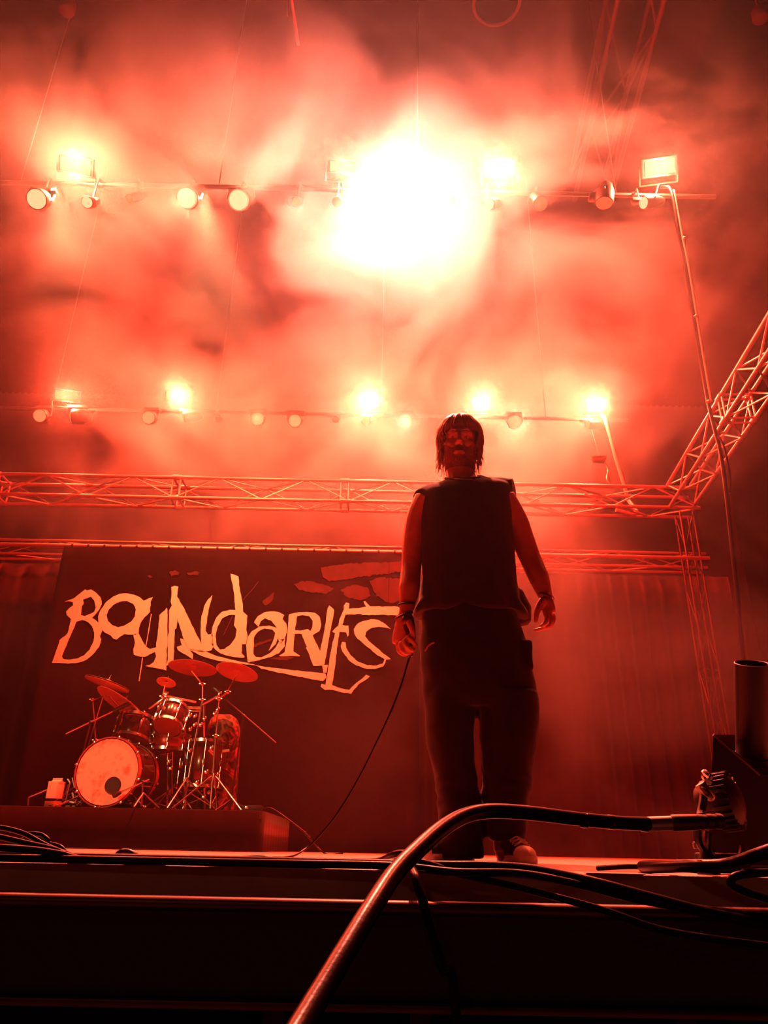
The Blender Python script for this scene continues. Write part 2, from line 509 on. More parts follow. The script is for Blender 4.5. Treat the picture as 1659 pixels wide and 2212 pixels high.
head(1113, 912, LY, .088, 'round lamp beside the singer\'s hair on its right, farther row', GL, power=2600, zbar=lbar_z, col=(1, 2.3, 2.7))
head(1270, 917, LY, .06, 'small lamp at the right end of the farther row, sending a wide beam leftward', GL, power=2500, cone=13, tgt=(-1.6, 8.0, 5.05), zbar=lbar_z, col=(1, 2.3, 2.7))

# added lights with no fixture, put here to brighten the banner and drum kit
for x, tx, tz, pw in ((-3.6, -3.4, 1.9, 2600), (-2.0, -1.6, 2.1, 2600)):
    light('banner_fill', 'SPOT', (x, UY + .05, ubar_z - .25), pw * 2, (1, 48, 38), .05, (tx, 8.6, tz), 58, .7)

# ------------------------------------------------------------------ banner with its lettering
BY = 8.72
bn_tl, bn_tr = at(138, 1180, BY), at(905, 1190, BY)
bn_bl, bn_br = at(60, 1800, BY), at(940, 1830, BY)
banner = empty('banner', ((bn_tl.x + bn_tr.x) / 2, BY, bn_tl.z), 'large dark band banner with torn pale lettering hung behind the drum kit', 'banner')
def cloth_bm():
    b = MB()
    nx, nz = 60, 24
    rows = []
    x0, x1 = bn_tl.x, bn_tr.x
    for j in range(nz + 1):
        z = 0.02 + (bn_tl.z - 0.02) * j / nz
        row = []
        for i in range(nx + 1):
            u = i / nx
            x = x0 + (x1 - x0) * u
            yy = BY + 0.004 + 0.003 * math.sin(x * 7 + 0.4 * z) + 0.001 * math.sin(x * 2.3 + 1)
            if u > 0.88: yy += 0.05 * math.sin((u - 0.88) * 120) * (u - 0.88) / 0.12
            row.append(Vector((x, yy, z)))
        rows.append(row)
    b.rings(rows, closed=False, cap=False)
    return b
cl = cloth_bm().build('cloth', M['banner'], banner, angle=80)
sm = cl.modifiers.new('thickness', 'SOLIDIFY'); sm.thickness = 0.004; sm.offset = 1
b = MB(); b.bar((bn_tl.x - 1.6, BY + 0.02, bn_tl.z + 0.02), (cornerR.x + .1, BY + 0.02, bn_tl.z + 0.02), 0.022, 10)
b.build('pipe', M['alu'], banner)
for i in range(22):
    x = bn_tl.x + 0.1 + (bn_tr.x - bn_tl.x - 0.2) * i / 21
    b = MB(); b.lathe([(0.027, -0.012), (0.027, 0.012)], Matrix.Translation((x, BY + 0.02, bn_tl.z + 0.02)) @ Matrix.Rotation(R(90), 4, 'Y'), 10); b.build('tie', M['black'], banner)
S4 = 1659 / 400
def pa(x, y): return at(100 + x / S4, 1225 + y / S4, BY - 0.006)
def pb(x, y): return at(480 + x / S4, 1225 + y / S4, BY - 0.006)
def jag(L, amp=4.0, seg=26.0, rnd=random.Random(3)):
    out = []
    for i in range(len(L)):
        a, c = L[i], L[(i + 1) % len(L)]
        d = math.hypot(c[0] - a[0], c[1] - a[1])
        n = max(1, int(d / seg))
        for k in range(n):
            t = k / n
            x, y = a[0] + (c[0] - a[0]) * t, a[1] + (c[1] - a[1]) * t
            if k: x += rnd.uniform(-amp, amp); y += rnd.uniform(-amp, amp)
            out.append((x, y))
    return out
LET = [
 (pa, [[(165,310),(250,280),(330,215),(350,200),(365,210),(400,200),(440,225),(485,270),(497,330),(480,370),(440,425),(410,455),(465,495),(500,570),(480,620),(492,650),(470,720),(420,780),(350,835),(290,855),(200,865),(100,858),(52,858),(80,780),(120,655),(190,595),(205,540),(222,465),(185,430),(178,400),(205,370),(240,345),(240,315),(205,305)],
       [(330,290),(400,265),(430,300),(445,360),(430,400),(345,440),(310,430),(320,345),(335,330)],
       [(270,488),(320,475),(370,490),(410,530),(430,590),(425,660),(390,740),(340,790),(280,820),(210,830),(150,822),(140,800),(165,735),(205,640),(240,560)]]),
 (pa, [[(465,440),(490,380),(540,310),(600,265),(660,240),(730,237),(790,250),(840,272),(870,300),(880,300),(920,280),(955,270),(935,310),(930,400),(880,450),(850,490),(830,550),(825,610),(780,605),(740,605),(700,600),(660,625),(630,650),(600,640),(575,610),(530,590),(490,555),(470,500)],
       [(540,430),(560,380),(600,340),(660,310),(720,303),(780,330),(803,380),(795,440),(760,490),(700,525),(640,540),(590,520),(550,480)]]),
 (pa, [[(780,590),(830,600),(860,660),(890,710),(930,735),(985,720),(985,680),(1000,600),(1015,430),(1080,365),(1085,380),(1085,600),(1075,925),(1010,910),(960,900),(890,885),(930,875),(965,850),(985,800),(975,760),(930,780),(880,805),(830,800),(785,785),(780,740),(795,680)]]),
 (pa, [[(1120,180),(1150,168),(1183,175),(1172,265),(1240,380),(1330,570),(1390,690),(1383,580),(1390,440),(1420,340),(1450,290),(1487,252),(1465,340),(1440,470),(1427,570),(1450,605),(1490,600),(1500,700),(1480,745),(1400,765),(1280,740),(1240,670),(1205,560),(1175,455),(1165,550),(1150,560),(1145,700),(1140,858),(1075,885),(1090,820),(1088,640),(1100,580),(1100,390),(1125,345),(1115,310),(1122,260)]]),
 (pa, [[(1200,640),(1225,645),(1265,720),(1315,785),(1310,825),(1250,785),(1180,745),(1170,715),(1215,700)]]),
 (pb, [[(-96,600),(-85,530),(-50,450),(0,400),(70,383),(120,385),(110,280),(95,155),(80,100),(75,60),(145,85),(150,160),(180,310),(187,400),(225,435),(215,560),(228,620),(212,690),(178,690),(172,770),(200,800),(195,812),(100,805),(30,790),(-20,770),(-60,740),(-96,690)],
       [(0,460),(60,430),(118,430),(105,520),(130,560),(120,630),(70,700),(20,735),(-20,740),(-50,700),(-60,620),(-40,530)]]),
 (pb, [[(285,495),(320,440),(380,405),(440,398),(510,405),(555,430),(540,465),(575,510),(582,570),(560,640),(520,700),(500,640),(510,590),(490,545),(440,480),(385,458),(345,485),(325,535)]]),
 (pb, [[(215,700),(235,620),(265,575),(330,535),(420,525),(500,550),(510,600),(480,690),(415,750),(460,650),(475,590),(450,560),(380,550),(320,580),(285,630),(280,780),(300,805),(350,810),(430,770),(480,720),(520,650),(565,640),(560,710),(510,770),(440,805),(330,835),(230,855)]]),
 (pb, [[(598,425),(660,410),(760,403),(830,410),(875,450),(888,515),(870,575),(810,612),(840,680),(880,755),(900,640),(930,480),(945,370),(960,345),(1003,385),(985,490),(955,640),(930,800),(912,882),(818,885),(785,800),(750,722),(760,715),(712,600),(650,600),(640,700),(638,755),(697,793),(690,800),(510,795),(560,765),(580,640)],
       [(670,440),(720,430),(780,440),(810,480),(808,540),(790,575),(765,555),(700,570),(652,565)]]),
 (pb, [[(1090,345),(1110,318),(1138,325),(1135,370),(1105,425),(1090,470),(1075,520),(1130,525),(1135,600),(1125,625),(1110,585),(1050,580),(1040,640),(1025,740),(1010,900),(985,1060),(1060,1085),(1140,1100),(1200,1040),(1260,995),(1290,965),(1322,980),(1300,1000),(1220,1050),(1165,1120),(1155,1135),(1060,1120),(990,1100),(920,1100),(882,1070),(890,1045),(925,1055),(935,980),(960,850),(980,730),(1010,590),(985,580),(1040,525),(1050,470),(1090,380)]]),
 (pb, [[(1130,375),(1200,370),(1290,355),(1265,310),(1280,305),(1325,352),(1650,355),(1650,432),(1400,428),(1260,430),(1240,420),(1105,428),(1115,400)]]),
 (pb, [[(1510,555),(1460,510),(1400,475),(1330,468),(1260,485),(1210,510),(1180,555),(1185,600),(1210,640),(1260,680),(1330,735),(1390,790),(1440,815),(1455,826),(1440,865),(1380,883),(1300,880),(1220,850),(1150,790),(1110,720),(1105,675),(1075,670),(1062,710),(1080,760),(1130,830),(1200,880),(1290,910),(1370,912),(1440,890),(1460,860),(1468,828),(1510,825),(1450,780),(1380,720),(1310,660),(1280,620),(1290,580),(1340,545),(1400,535),(1450,540)]]),
 (pb, [[(-306,735),(-206,740),(-116,770),(-46,800),(0,808),(80,830),(220,857),(330,885),(480,905),(700,930),(850,945),(925,955),(930,990),(905,1020),(800,1005),(660,975),(480,940),(350,910),(300,880),(150,865),(-30,840),(-160,805)]]),
 (pb, [[(895,880),(945,875),(935,945),(905,945)]]),
]
THIN = [(pa, [(942,420),(925,520),(905,640),(890,720)], 7), (pa, [(862,810),(850,900),(832,1020)], 7), (pb, [(325,130),(280,190),(180,300)], 9), (pb, [(95,430),(50,530),(10,610)], 8)]
for f, loops in LET:
    L2 = [jag(l, 3.0) for l in loops]
    b = MB(); b.flat(L2, f, Vector((0, -0.002, 0))); b.build('letter', M['print'], banner, smooth=False)
faint = mat('faint banner print', (0.03, 0.004, 0.003), 0.9, var=0.97, scale=9)
for f, pts, w in THIN:
    poly = [(x - w / 2, y) for x, y in pts] + [(x + w / 2, y) for x, y in reversed(pts)]
    b = MB(); b.flat([jag(poly, 1.5)], f, Vector((0, -0.001, 0))); b.build('printed_stroke', M['print'] if f == pa else faint, banner, smooth=False)
# faint printed artwork: a broken roof edge and blotches
ART = [(pb, [(880,0),(1120,-30),(1500,-45),(1640,-60),(1640,25),(1480,60),(1300,80),(1120,110),(960,130),(900,90)]),
       (pb, [(640,150),(760,120),(900,150),(1000,190),(940,240),(820,230),(700,210)]),
       (pb, [(1060,200),(1180,160),(1300,180),(1330,260),(1240,300),(1120,270)]),
       (pb, [(1320,120),(1420,90),(1600,110),(1620,300),(1500,320),(1380,260)]),
       (pb, [(360,310),(430,250),(470,225),(450,300),(390,345)]),
       (pa, [(1100,50),(1150,25),(1195,45),(1180,75),(1120,85)]), (pa, [(1260,50),(1330,35),(1385,45),(1360,75),(1290,75)]),
       (pa, [(905,80),(930,70),(950,90),(925,100)]),
       (pb, [(430,820),(520,800),(640,810),(560,835)]), (pb, [(250,700),(440,640),(440,660),(270,730)])]
for f, poly in ART:
    b = MB(); b.flat([jag(poly, 9, 18)], f, Vector((0, 0.003, 0))); b.build('printed_patch', faint, banner, smooth=False)

# ------------------------------------------------------------------ the singer
PYD = 2.83
def U(px, py, dy=0.0): return at(px, py, PYD + dy)
M['skin'] = mat('tanned skin', (0.42, 0.17, 0.11), 0.42, var=0.25, scale=30, bump=0.12, bscale=180)
M['shirt'] = mat('black washed cotton', (0.020, 0.007, 0.007), 0.92, var=0.35, scale=18, bump=0.15, bscale=320, spec=0.15, sheen=0.15)
M['trousers'] = mat('black twill', (0.012, 0.004, 0.004), 0.9, var=0.3, scale=22, bump=0.15, bscale=420, spec=0.12, sheen=0.08)
M['hair'] = mat('wet brown hair', (0.30, 0.09, 0.05), 0.38, var=0.5, scale=90, spec=0.6)
M['beard'] = mat('brown beard', (0.22, 0.075, 0.048), 0.85, var=0.6, scale=160, bump=0.6, bscale=500)
M['canvas'] = mat('black canvas', (0.014, 0.007, 0.007), 0.85, var=0.3, scale=50)
M['white_rubber'] = mat('off white rubber', (0.82, 0.74, 0.68), 0.45, var=0.08, scale=40)
M['lace'] = mat('white shoe lace', (0.82, 0.75, 0.7), 0.7, var=0.1)
M['eye'] = mat('eye white', (0.6, 0.5, 0.45), 0.2, var=0.05)
def fuse(mb, name, voxel, m, parent, smooth_it=3, disp=None):
    """melt the shapes of mb into one continuous surface"""
    tmp = mb.build('tmp', None, None, smooth=False)
    md = tmp.modifiers.new('r', 'REMESH'); md.mode = 'VOXEL'; md.voxel_size = voxel; md.use_smooth_shade = True
    dg = bpy.context.evaluated_depsgraph_get()
    me = bpy.data.meshes.new_from_object(tmp.evaluated_get(dg))
    old = tmp.data
    bpy.data.objects.remove(tmp); bpy.data.meshes.remove(old)
    bm = bmesh.new(); bm.from_mesh(me); bpy.data.meshes.remove(me)
    for _ in range(smooth_it):
        bmesh.ops.smooth_vert(bm, verts=bm.verts, factor=0.5, use_axis_x=True, use_axis_y=True, use_axis_z=True)
    if disp:
        bm.normal_update()
        for v in bm.verts:
            v.co += v.normal * disp(v.co)
    bmesh.ops.transform(bm, matrix=wm(parent).inverted(), verts=bm.verts)
    me = bpy.data.meshes.new(name); bm.to_mesh(me); bm.free()
    me.polygons.foreach_set('use_smooth', [True] * len(me.polygons))
    me.materials.append(m)
    o = bpy.data.objects.new(name, me); COL.objects.link(o); o.parent = parent
    return o
person = empty('person', (U(1030, 1857).x, PYD, 0.0), 'person in a black sleeveless shirt and baggy black trousers, microphone lowered in one hand', 'person')
HC = U(993, 958, 0.03); HC.z += 0.0
HQ = Matrix.Rotation(R(-7), 3, 'Z') @ Matrix.Rotation(R(6), 3, 'X') @ Matrix.Rotation(R(2), 3, 'Y')
def Hd(x, y, z): return HC + HQ @ Vector((x, y, z))
b = MB()
b.ball(Hd(0, .015, .025), 1, (.075, .094, .098), HQ)
b.ball(Hd(0, -.022, -.06), 1, (.066, .064, .062), HQ)
b.ball(Hd(0, -.062, -.104), 1, (.034, .026, .024), HQ)
b.tube([Hd(0, -.082, .012), Hd(0, -.098, -.010), Hd(0, -.117, -.036), Hd(0, -.104, -.047)], [.010, .0095, .0125, .010], 10)
for s in (-1, 1):
    b.ball(Hd(s * .012, -.100, -.041), .0095)
    b.ball(Hd(s * .040, -.060, -.030), 1, (.026, .022, .022), HQ)
    b.ball(Hd(s * .078, .008, -.012), 1, (.010, .019, .031), HQ)
    b.tube([Hd(s * .056, -.052, .012), Hd(s * .034, -.078, .019), Hd(s * .008, -.083, .016)], [.008, .011, .009], 8)
for s in (-1, 1):      # eyelids
    b.tube([Hd(s * .047, -.062, -.001), Hd(s * .040, -.074, .0055), Hd(s * .030, -.0785, .0075), Hd(s * .020, -.074, .004), Hd(s * .015, -.066, -.003)], [.003, .0045, .0050, .0045, .003], 8)
    b.tube([Hd(s * .046, -.062, -.005), Hd(s * .038, -.073, -.0115), Hd(s * .029, -.0755, -.0125), Hd(s * .019, -.071, -.010)], [.003, .0042, .0045, .003], 8)
b.tube([Hd(-.025, -.077, -.076), Hd(-.01, -.089, -.071), Hd(0, -.090, -.073), Hd(.01, -.089, -.071), Hd(.025, -.077, -.076)], [.004, .007, .007, .007, .004], 8)
b.tube([Hd(-.021, -.077, -.080), Hd(0, -.090, -.085), Hd(.021, -.077, -.080)], [.004, .008, .004], 8)
nb = U(1002, 1052, .04)
b.tube([Hd(0, .02, -.05), Hd(0, .02, -.11), nb, nb - Vector((0, 0, .06))], [.060, .064, .068, .080], 16)
# trunk and legs under the clothes
b.tube([U(1003, 1056, .03), U(1006, 1085, .03), U(1010, 1140, .03), U(1012, 1230, .03), U(1015, 1320, .02), U(1020, 1400, .02)], [.065, .085, .095, .095, .10, .10], 18, flat=1.0)
for xs in ((975, 972, 985, 1000), (1080, 1100, 1095, 1090)):
    b.tube([U(xs[0], 1380, .02), U(xs[1], 1530, .01), U(xs[2], 1680, .02), U(xs[3], 1815, .03), U(xs[3], 1840, .03)], [.085, .070, .052, .040, .038], 14)
    f0 = U(xs[3], 1840, .03)
    b.ball(f0 + Vector((0, -.03, -.01)), 1, (.036, .07, .025))
# arms
armL = spline([U(925, 1082, .02), U(904, 1120, .03), U(893, 1175, .03), U(888, 1228, .02), U(884, 1272, -.01), U(878, 1318, -.03)], 5)
def taper(vals, n): 
    out = []
    for i in range(n):
        t = i / (n - 1) * (len(vals) - 1); k = min(int(t), len(vals) - 2); out.append(vals[k] + (vals[k + 1] - vals[k]) * (t - k))
    return out
b.tube(armL, taper([.062, .052, .046, .041, .042, .028], len(armL)), 16)
armR = spline([U(1082, 1080, .02), U(1112, 1125, .03), U(1131, 1170, .03), U(1147, 1210, .02), U(1164, 1248, -.01), U(1179, 1290, -.04)], 5)
b.tube(armR, taper([.064, .054, .047, .043, .041, .027], len(armR)), 16)
def palm(w, k, half_w, half_t, lateral):
    """flattened palm between wrist w and knuckles k; lateral is the direction across the knuckles"""
    t = (k - w); L = t.length; t = t.normalized(); la = (lateral - t * lateral.dot(t)).normalized(); n = t.cross(la)
    q = Matrix((la, n, t)).transposed()
    rings = []
    for f, a, c in ((-.12, .65, 1.1), (.08, .72, 1.1), (.35, .92, 1.08), (.7, 1.0, 1.0), (.95, .98, .85), (1.05, .85, .6)):
        rings.append([w + t * (L * f) + la * (math.cos(x) * half_w * a) + n * (math.sin(x) * half_t * c) for x in [2 * math.pi * i / 16 for i in range(16)]])
    b.rings(rings)
# open hand (image right)
hy = -0.045
palm(U(1179, 1291, hy), U(1188, 1327, hy - .005), .041, .017, Vector((-0.32, 1, 0)))
for ch, rr in (
    ([(1178, 1318, -.040), (1182, 1334, -.052), (1178, 1346, -.058), (1169, 1352, -.055)], .0098),
    ([(1185, 1324, -.015), (1191, 1341, -.026), (1180, 1355, -.034), (1158, 1361, -.036)], .0100),
    ([(1190, 1327, .008), (1195, 1342, .002), (1184, 1355, -.004), (1163, 1360, -.008)], .0095),
    ([(1192, 1325, .030), (1197, 1337, .028), (1189, 1349, .024), (1173, 1355, .018)], .0082)):
    pts = spline([U(x, y, d + hy) for x, y, d in ch], 4)
    b.tube(pts, taper([rr * 1.12, rr, rr * .98, rr * .72], len(pts)), 10)
    b.ball(pts[-1], rr * .72)
pts = spline([U(1174, 1296, hy - .020), U(1163, 1312, hy - .040), U(1159, 1327, hy - .048), U(1158, 1342, hy - .050)], 4)
b.tube(pts, taper([.0165, .0140, .0112, .0085], len(pts)), 10); b.ball(pts[-1], .0085)
# hand round the microphone (image left)
gy = -0.035
palm(U(876, 1322, gy), U(864, 1388, gy), .040, .020, Vector((1, -.75, 0.1)))
for ch, rr in (
    ([(880, 1374, -.034), (890, 1384, -.050), (897, 1394, -.030), (889, 1394, .000)], .0100),
    ([(872, 1383, -.030), (881, 1398, -.049), (892, 1404, -.030), (888, 1401, .004)], .0102),
    ([(864, 1389, -.016), (871, 1407, -.036), (885, 1411, -.024), (886, 1406, .008)], .0098),
    ([(859, 1390, .004), (862, 1408, -.008), (875, 1414, -.004), (882, 1409, .018)], .0085)):
    pts = spline([U(x, y, d + gy) for x, y, d in ch], 4)
    b.tube(pts, taper([rr * 1.12, rr, rr * .98, rr * .75], len(pts)), 10)
    b.ball(pts[-1], rr * .75)
pts = spline([U(880, 1334, gy - .014), U(887, 1350, gy - .040), U(892, 1366, gy - .046), U(893, 1381, gy - .040)], 4)
b.tube(pts, taper([.0165, .0140, .0112, .0085], len(pts)), 10); b.ball(pts[-1], .0085)
body = fuse(b, 'body', 0.0042, M['skin'], person, 2)
# beard from the lower face, lifted a little off the skin
def beard():
    bm = bmesh.new(); bm.from_mesh(body.data)
    inv = HQ.inverted(); base = person.location
    keep = []
    for f in bm.faces:
        p = inv @ (f.calc_center_median() + base - HC)
        chin = p.z < -.052 - max(0, abs(p.x) - .03) * -.55 and p.z > -.128 and p.y < .012
        lips = (p.x / .024) ** 2 + ((p.z + .0785) / .0095) ** 2 < 1 and p.y < -.06
        tache = abs(p.x) < .03 and -.068 < p.z < -.054 and p.y < -.07
        if not ((chin and not lips) or tache): keep.append(f)
    bmesh.ops.delete(bm, geom=keep, context='FACES')
    bm.normal_update()
    for v in bm.verts:
        v.co += v.normal * (.0008 + .0016 * (0.5 + 0.5 * noise.noise(v.co * 220)))
    me = bpy.data.meshes.new('beard'); bm.to_mesh(me); bm.free(); me.materials.clear(); me.materials.append(M['beard'])
    o = bpy.data.objects.new('beard', me); COL.objects.link(o); o.parent = person
beard()
for s in (-1, 1):
    b = MB(); b.ball(Hd(s * .031, -.0655, -.002), .0120, u=14, v=10); e = b.build('eye', M['eye'], person)
    b = MB(); b.ball(Hd(s * .0305, -.0752, -.004), .0058, (1, .5, 1), u=12, v=8); b.build('iris', M['hair'], e)
    b = MB(); b.tube([Hd(s * .052, -.066, .022), Hd(s * .032, -.088, .030), Hd(s * .012, -.092, .024)], [.003, .0055, .004], 6); b.build('eyebrow', M['hair'], person)
# hair: a cap of locks from the crown, fringe in front, long at the sides
def hair():
    rnd = random.Random(11)
    b = MB()
    rings = []
    for k in range(9):
        a = R(90 - k * 13.5)
        rings.append([Hd(.093 * max(math.cos(a), .02) * math.cos(x), .012 + .106 * max(math.cos(a), .02) * math.sin(x), .028 + .100 * math.sin(a) - (.018 if math.sin(x) < -.3 and k > 6 else 0)) for x in [2 * math.pi * i / 28 for i in range(28)]])
    # keep the face open: lower rings only pass behind and beside the face
    vs = [[b.bm.verts.new(p) for p in r] for r in rings]
    for k in range(8):
        for i in range(28):
            ang = 2 * math.pi * (i + .5) / 28
            front = math.sin(ang) < -.45
            if front and k >= 6: continue
            b.bm.faces.new((vs[k][i], vs[k][(i + 1) % 28], vs[k + 1][(i + 1) % 28], vs[k + 1][i]))
    for i in range(430):
        phi = rnd.uniform(0, 2 * math.pi)
        sn, cs = math.sin(phi), math.cos(phi)
        front = max(0, -sn)
        endz = -.085 + rnd.uniform(-.034, .03) - (rnd.uniform(.0, .035) if rnd.random() < .25 else 0)
        if front > .42: endz = .030 + rnd.uniform(-.022, .012) - .012 * abs(cs)
        if front > .42 and cs < -.45: endz -= rnd.uniform(0, .045)
        k = 1.0 + rnd.uniform(0, .055)
        pts = []
        start = rnd.uniform(8, 40)
        sw = rnd.uniform(-.25, .25) + (.3 if front > .4 else 0) * (1 if cs > 0 else -1)
        for j in range(9):
            el = R(90 - start - (90 - start) * j / 8)
            ph = phi + sw * j / 8
            pts.append(Vector((.097 * k * math.cos(el) * math.cos(ph), .010 + .110 * k * math.cos(el) * math.sin(ph), .028 + .103 * k * math.sin(el))))
        # shorten to the fringe or run on down past the ear
        pts = [p for p in pts if p.z > endz] or pts[:2]
        last = pts[-1]
        if endz < .0:
            n = 6
            flick = rnd.uniform(-.2, 1.0) ** 1
            for j in range(1, n + 1):
                t = j / n
                rad = Vector((last.x, last.y - .01, 0)).normalized()
                pts.append(Vector((last.x, last.y, last.z + (endz - last.z) * t)) - rad * (.024 * t * t if t < .8 else .0155 + .0) + rad * (.026 * max(0, t - .7) / .3 * flick) + Vector((.004 * math.sin(i + 5 * t), .004 * math.cos(i * 1.3 + 4 * t), 0)))
        n = len(pts)
        w = rnd.uniform(.0022, .0048)
        b.tube([Hd(*p) for p in pts], [w * (1 - .8 * (j / (n - 1)) ** 2) for j in range(n)], 5)
    o = b.build('hair', M['hair'], person, angle=80)
    o['kind'] = 'stuff'
hair()
# sleeveless shirt
def ring_px(b, rows, n=40, Y=PYD + .03, square=2.4, tilt=None):
    rings = []
    for py, xl, xr, hd in rows:
        cl_, cr_ = at(xl, py, Y), at(xr, py, Y)
        c = (cl_ + cr_) / 2; hw = (cr_.x - cl_.x) / 2
        ring = []
        tl_, fs_ = (tilt(py) if tilt else (0, 0))
        for i in range(n):
            a = 2 * math.pi * i / n
            ca, sa = math.cos(a), math.sin(a)
            e = 2 / square
            ring.append(c + Vector((math.copysign(abs(ca) ** e, ca) * hw, math.copysign(abs(sa) ** e, sa) * hd, tl_ * math.copysign(abs(ca) ** e, ca) * hw + fs_ * sa)))
        rings.append(ring)
    b.rings(rings)
b = MB()
ring_px(b, [(1334, 894, 1137, .150), (1322, 893, 1133, .152), (1300, 904, 1121, .15), (1250, 913, 1114, .145), (1180, 911, 1110, .14), (1130, 906, 1106, .134),
            (1100, 902, 1108, .126), (1080, 900, 1109, .117), (1066, 901, 1109, .110), (1055, 908, 1106, .103), (1047, 922, 1096, .097), (1040, 940, 1075, .091), (1035, 953, 1056, .085), (1032, 961, 1045, .080)], tilt=lambda y: (.085 * min(1, max(0, (1120 - y) / 60)), .045 * min(1, max(0, (1110 - y) / 75)) ** 1.5))
b.tube([U(1070, 1060, .03), U(1096, 1056, .03), U(1112, 1054, .02)], [.060, .050, .046], 16)
b.tube([U(935, 1078, .03), U(918, 1080, .03), U(908, 1084, .02)], [.066, .058, .054], 16)
b.tube([U(1100, 1290, .06), U(1124, 1322, .06), U(1134, 1344, .05)], [.06, .045, .022], 12)
def shirt_folds(p):
    f = .006 * noise.noise(Vector((p.x * 9, p.y * 6, p.z * 2.5))) + .005 * noise.noise(Vector((p.x * 22 + p.z * 6, p.y * 14, p.z * 7)))
    hem = max(0, (1.05 - p.z) / .2)
    return f + hem * .008 * math.sin(p.x * 38 + 1.3 * math.sin(p.z * 12))
shirt = fuse(b, 'sleeveless_shirt', 0.006, M['shirt'], person, 3, shirt_folds)
shirt['label'] = 'loose black sleeveless shirt with cut-off shoulders'
b = MB()
nk = [U(1003, 1032, .03) + Vector((.080 * math.cos(a), .080 * math.sin(a), .045 * math.sin(a) + .006 * math.cos(a))) for a in [2 * math.pi * i / 32 for i in range(33)]]
b.tube(nk, .0065, 8, cap=False); b.build('collar', M['shirt'], shirt)
# baggy trousers
b = MB()
ring_px(b, [(1300, 918, 1112, .125), (1330, 914, 1118, .13), (1360, 913, 1126, .135), (1400, 908, 1138, .14), (1440, 907, 1146, .14), (1480, 912, 1155, .14), (1515, 917, 1161, .135), (1535, 920, 1163, .12)], Y=PYD + .02)
ring_px(b, [(1500, 918, 1034, .13), (1540, 919, 1026, .13), (1575, 920, 1023, .13), (1610, 923, 1024, .125), (1650, 929, 1027, .12), (1700, 941, 1032, .115), (1750, 946, 1039, .115), (1800, 947, 1043, .12), (1835, 940, 1046, .125), (1853, 942, 1047, .125)], Y=PYD + .03)
ring_px(b, [(1500, 1018, 1159, .13), (1535, 1030, 1164, .13), (1557, 1044, 1163, .13), (1600, 1043, 1157, .125), (1640, 1044, 1150, .12), (1700, 1042, 1147, .12), (1750, 1043, 1142, .12), (1785, 1040, 1137, .12), (1808, 1047, 1134, .11), (1818, 1058, 1128, .10)], Y=PYD + .01)
p = U(1128, 1424, .0); b.box(p, (.05, .16, .11), bev=.012)
p = U(1047, 1600, -.02); b.box(p, (.03, .12, .22), bev=.012)
def trouser_folds(p):
    f = .008 * noise.noise(Vector((p.x * 7, p.y * 5, p.z * 4))) + .006 * noise.noise(Vector((p.x * 16, p.y * 10, p.z * 15 + p.x * 9)))
    return f + (.008 * noise.noise(Vector((p.x * 10, p.y * 10, p.z * 32))) if p.z < .28 else 0)
tro = fuse(b, 'trousers', 0.0065, M['trousers'], person, 3, trouser_folds)
tro['label'] = 'very baggy black trousers with side pockets'
b = MB(); b.tube([U(918, 1407, -.135), U(924, 1396, -.14), U(932, 1390, -.142), U(938, 1388, -.142)], .004, 6); b.build('pocket_trim', mat('grey trim', (0.3, 0.1, 0.08), 0.6), tro)
# necklace, bracelets
b = MB()
b.tube([U(1001, 1033, .02) + Vector((.072 * math.cos(a), .078 * math.sin(a) - .004, .046 * math.sin(a))) for a in [2 * math.pi * i / 36 for i in range(37)]], .0022, 6, cap=False)
nl = b.build('necklace', M['chrome'], person)
b = MB(); b.ball(U(984, 1050, -.062), .006, (1, .5, 1.2), u=8, v=6); b.build('pendant', M['chrome'], nl)
def band(px, py, dy, tilt, r, w, m):
    c = U(px, py, dy); q = Matrix.Rotation(R(tilt), 3, 'Y')
    b = MB(); b.tube([c + q @ Vector((r * math.cos(a), r * 1.05 * math.sin(a), .004 * math.sin(a))) for a in [2 * math.pi * i / 28 for i in range(29)]], w, 7, cap=False)
    return b.build('bracelet', m, person)
band(877, 1306, -.03, -8, .031, .0048, M['black'])
band(873, 1330, -.035, -22, .0335, .0052, M['black'])
band(1180, 1288, -.04, 20, .031, .0026, M['black'])
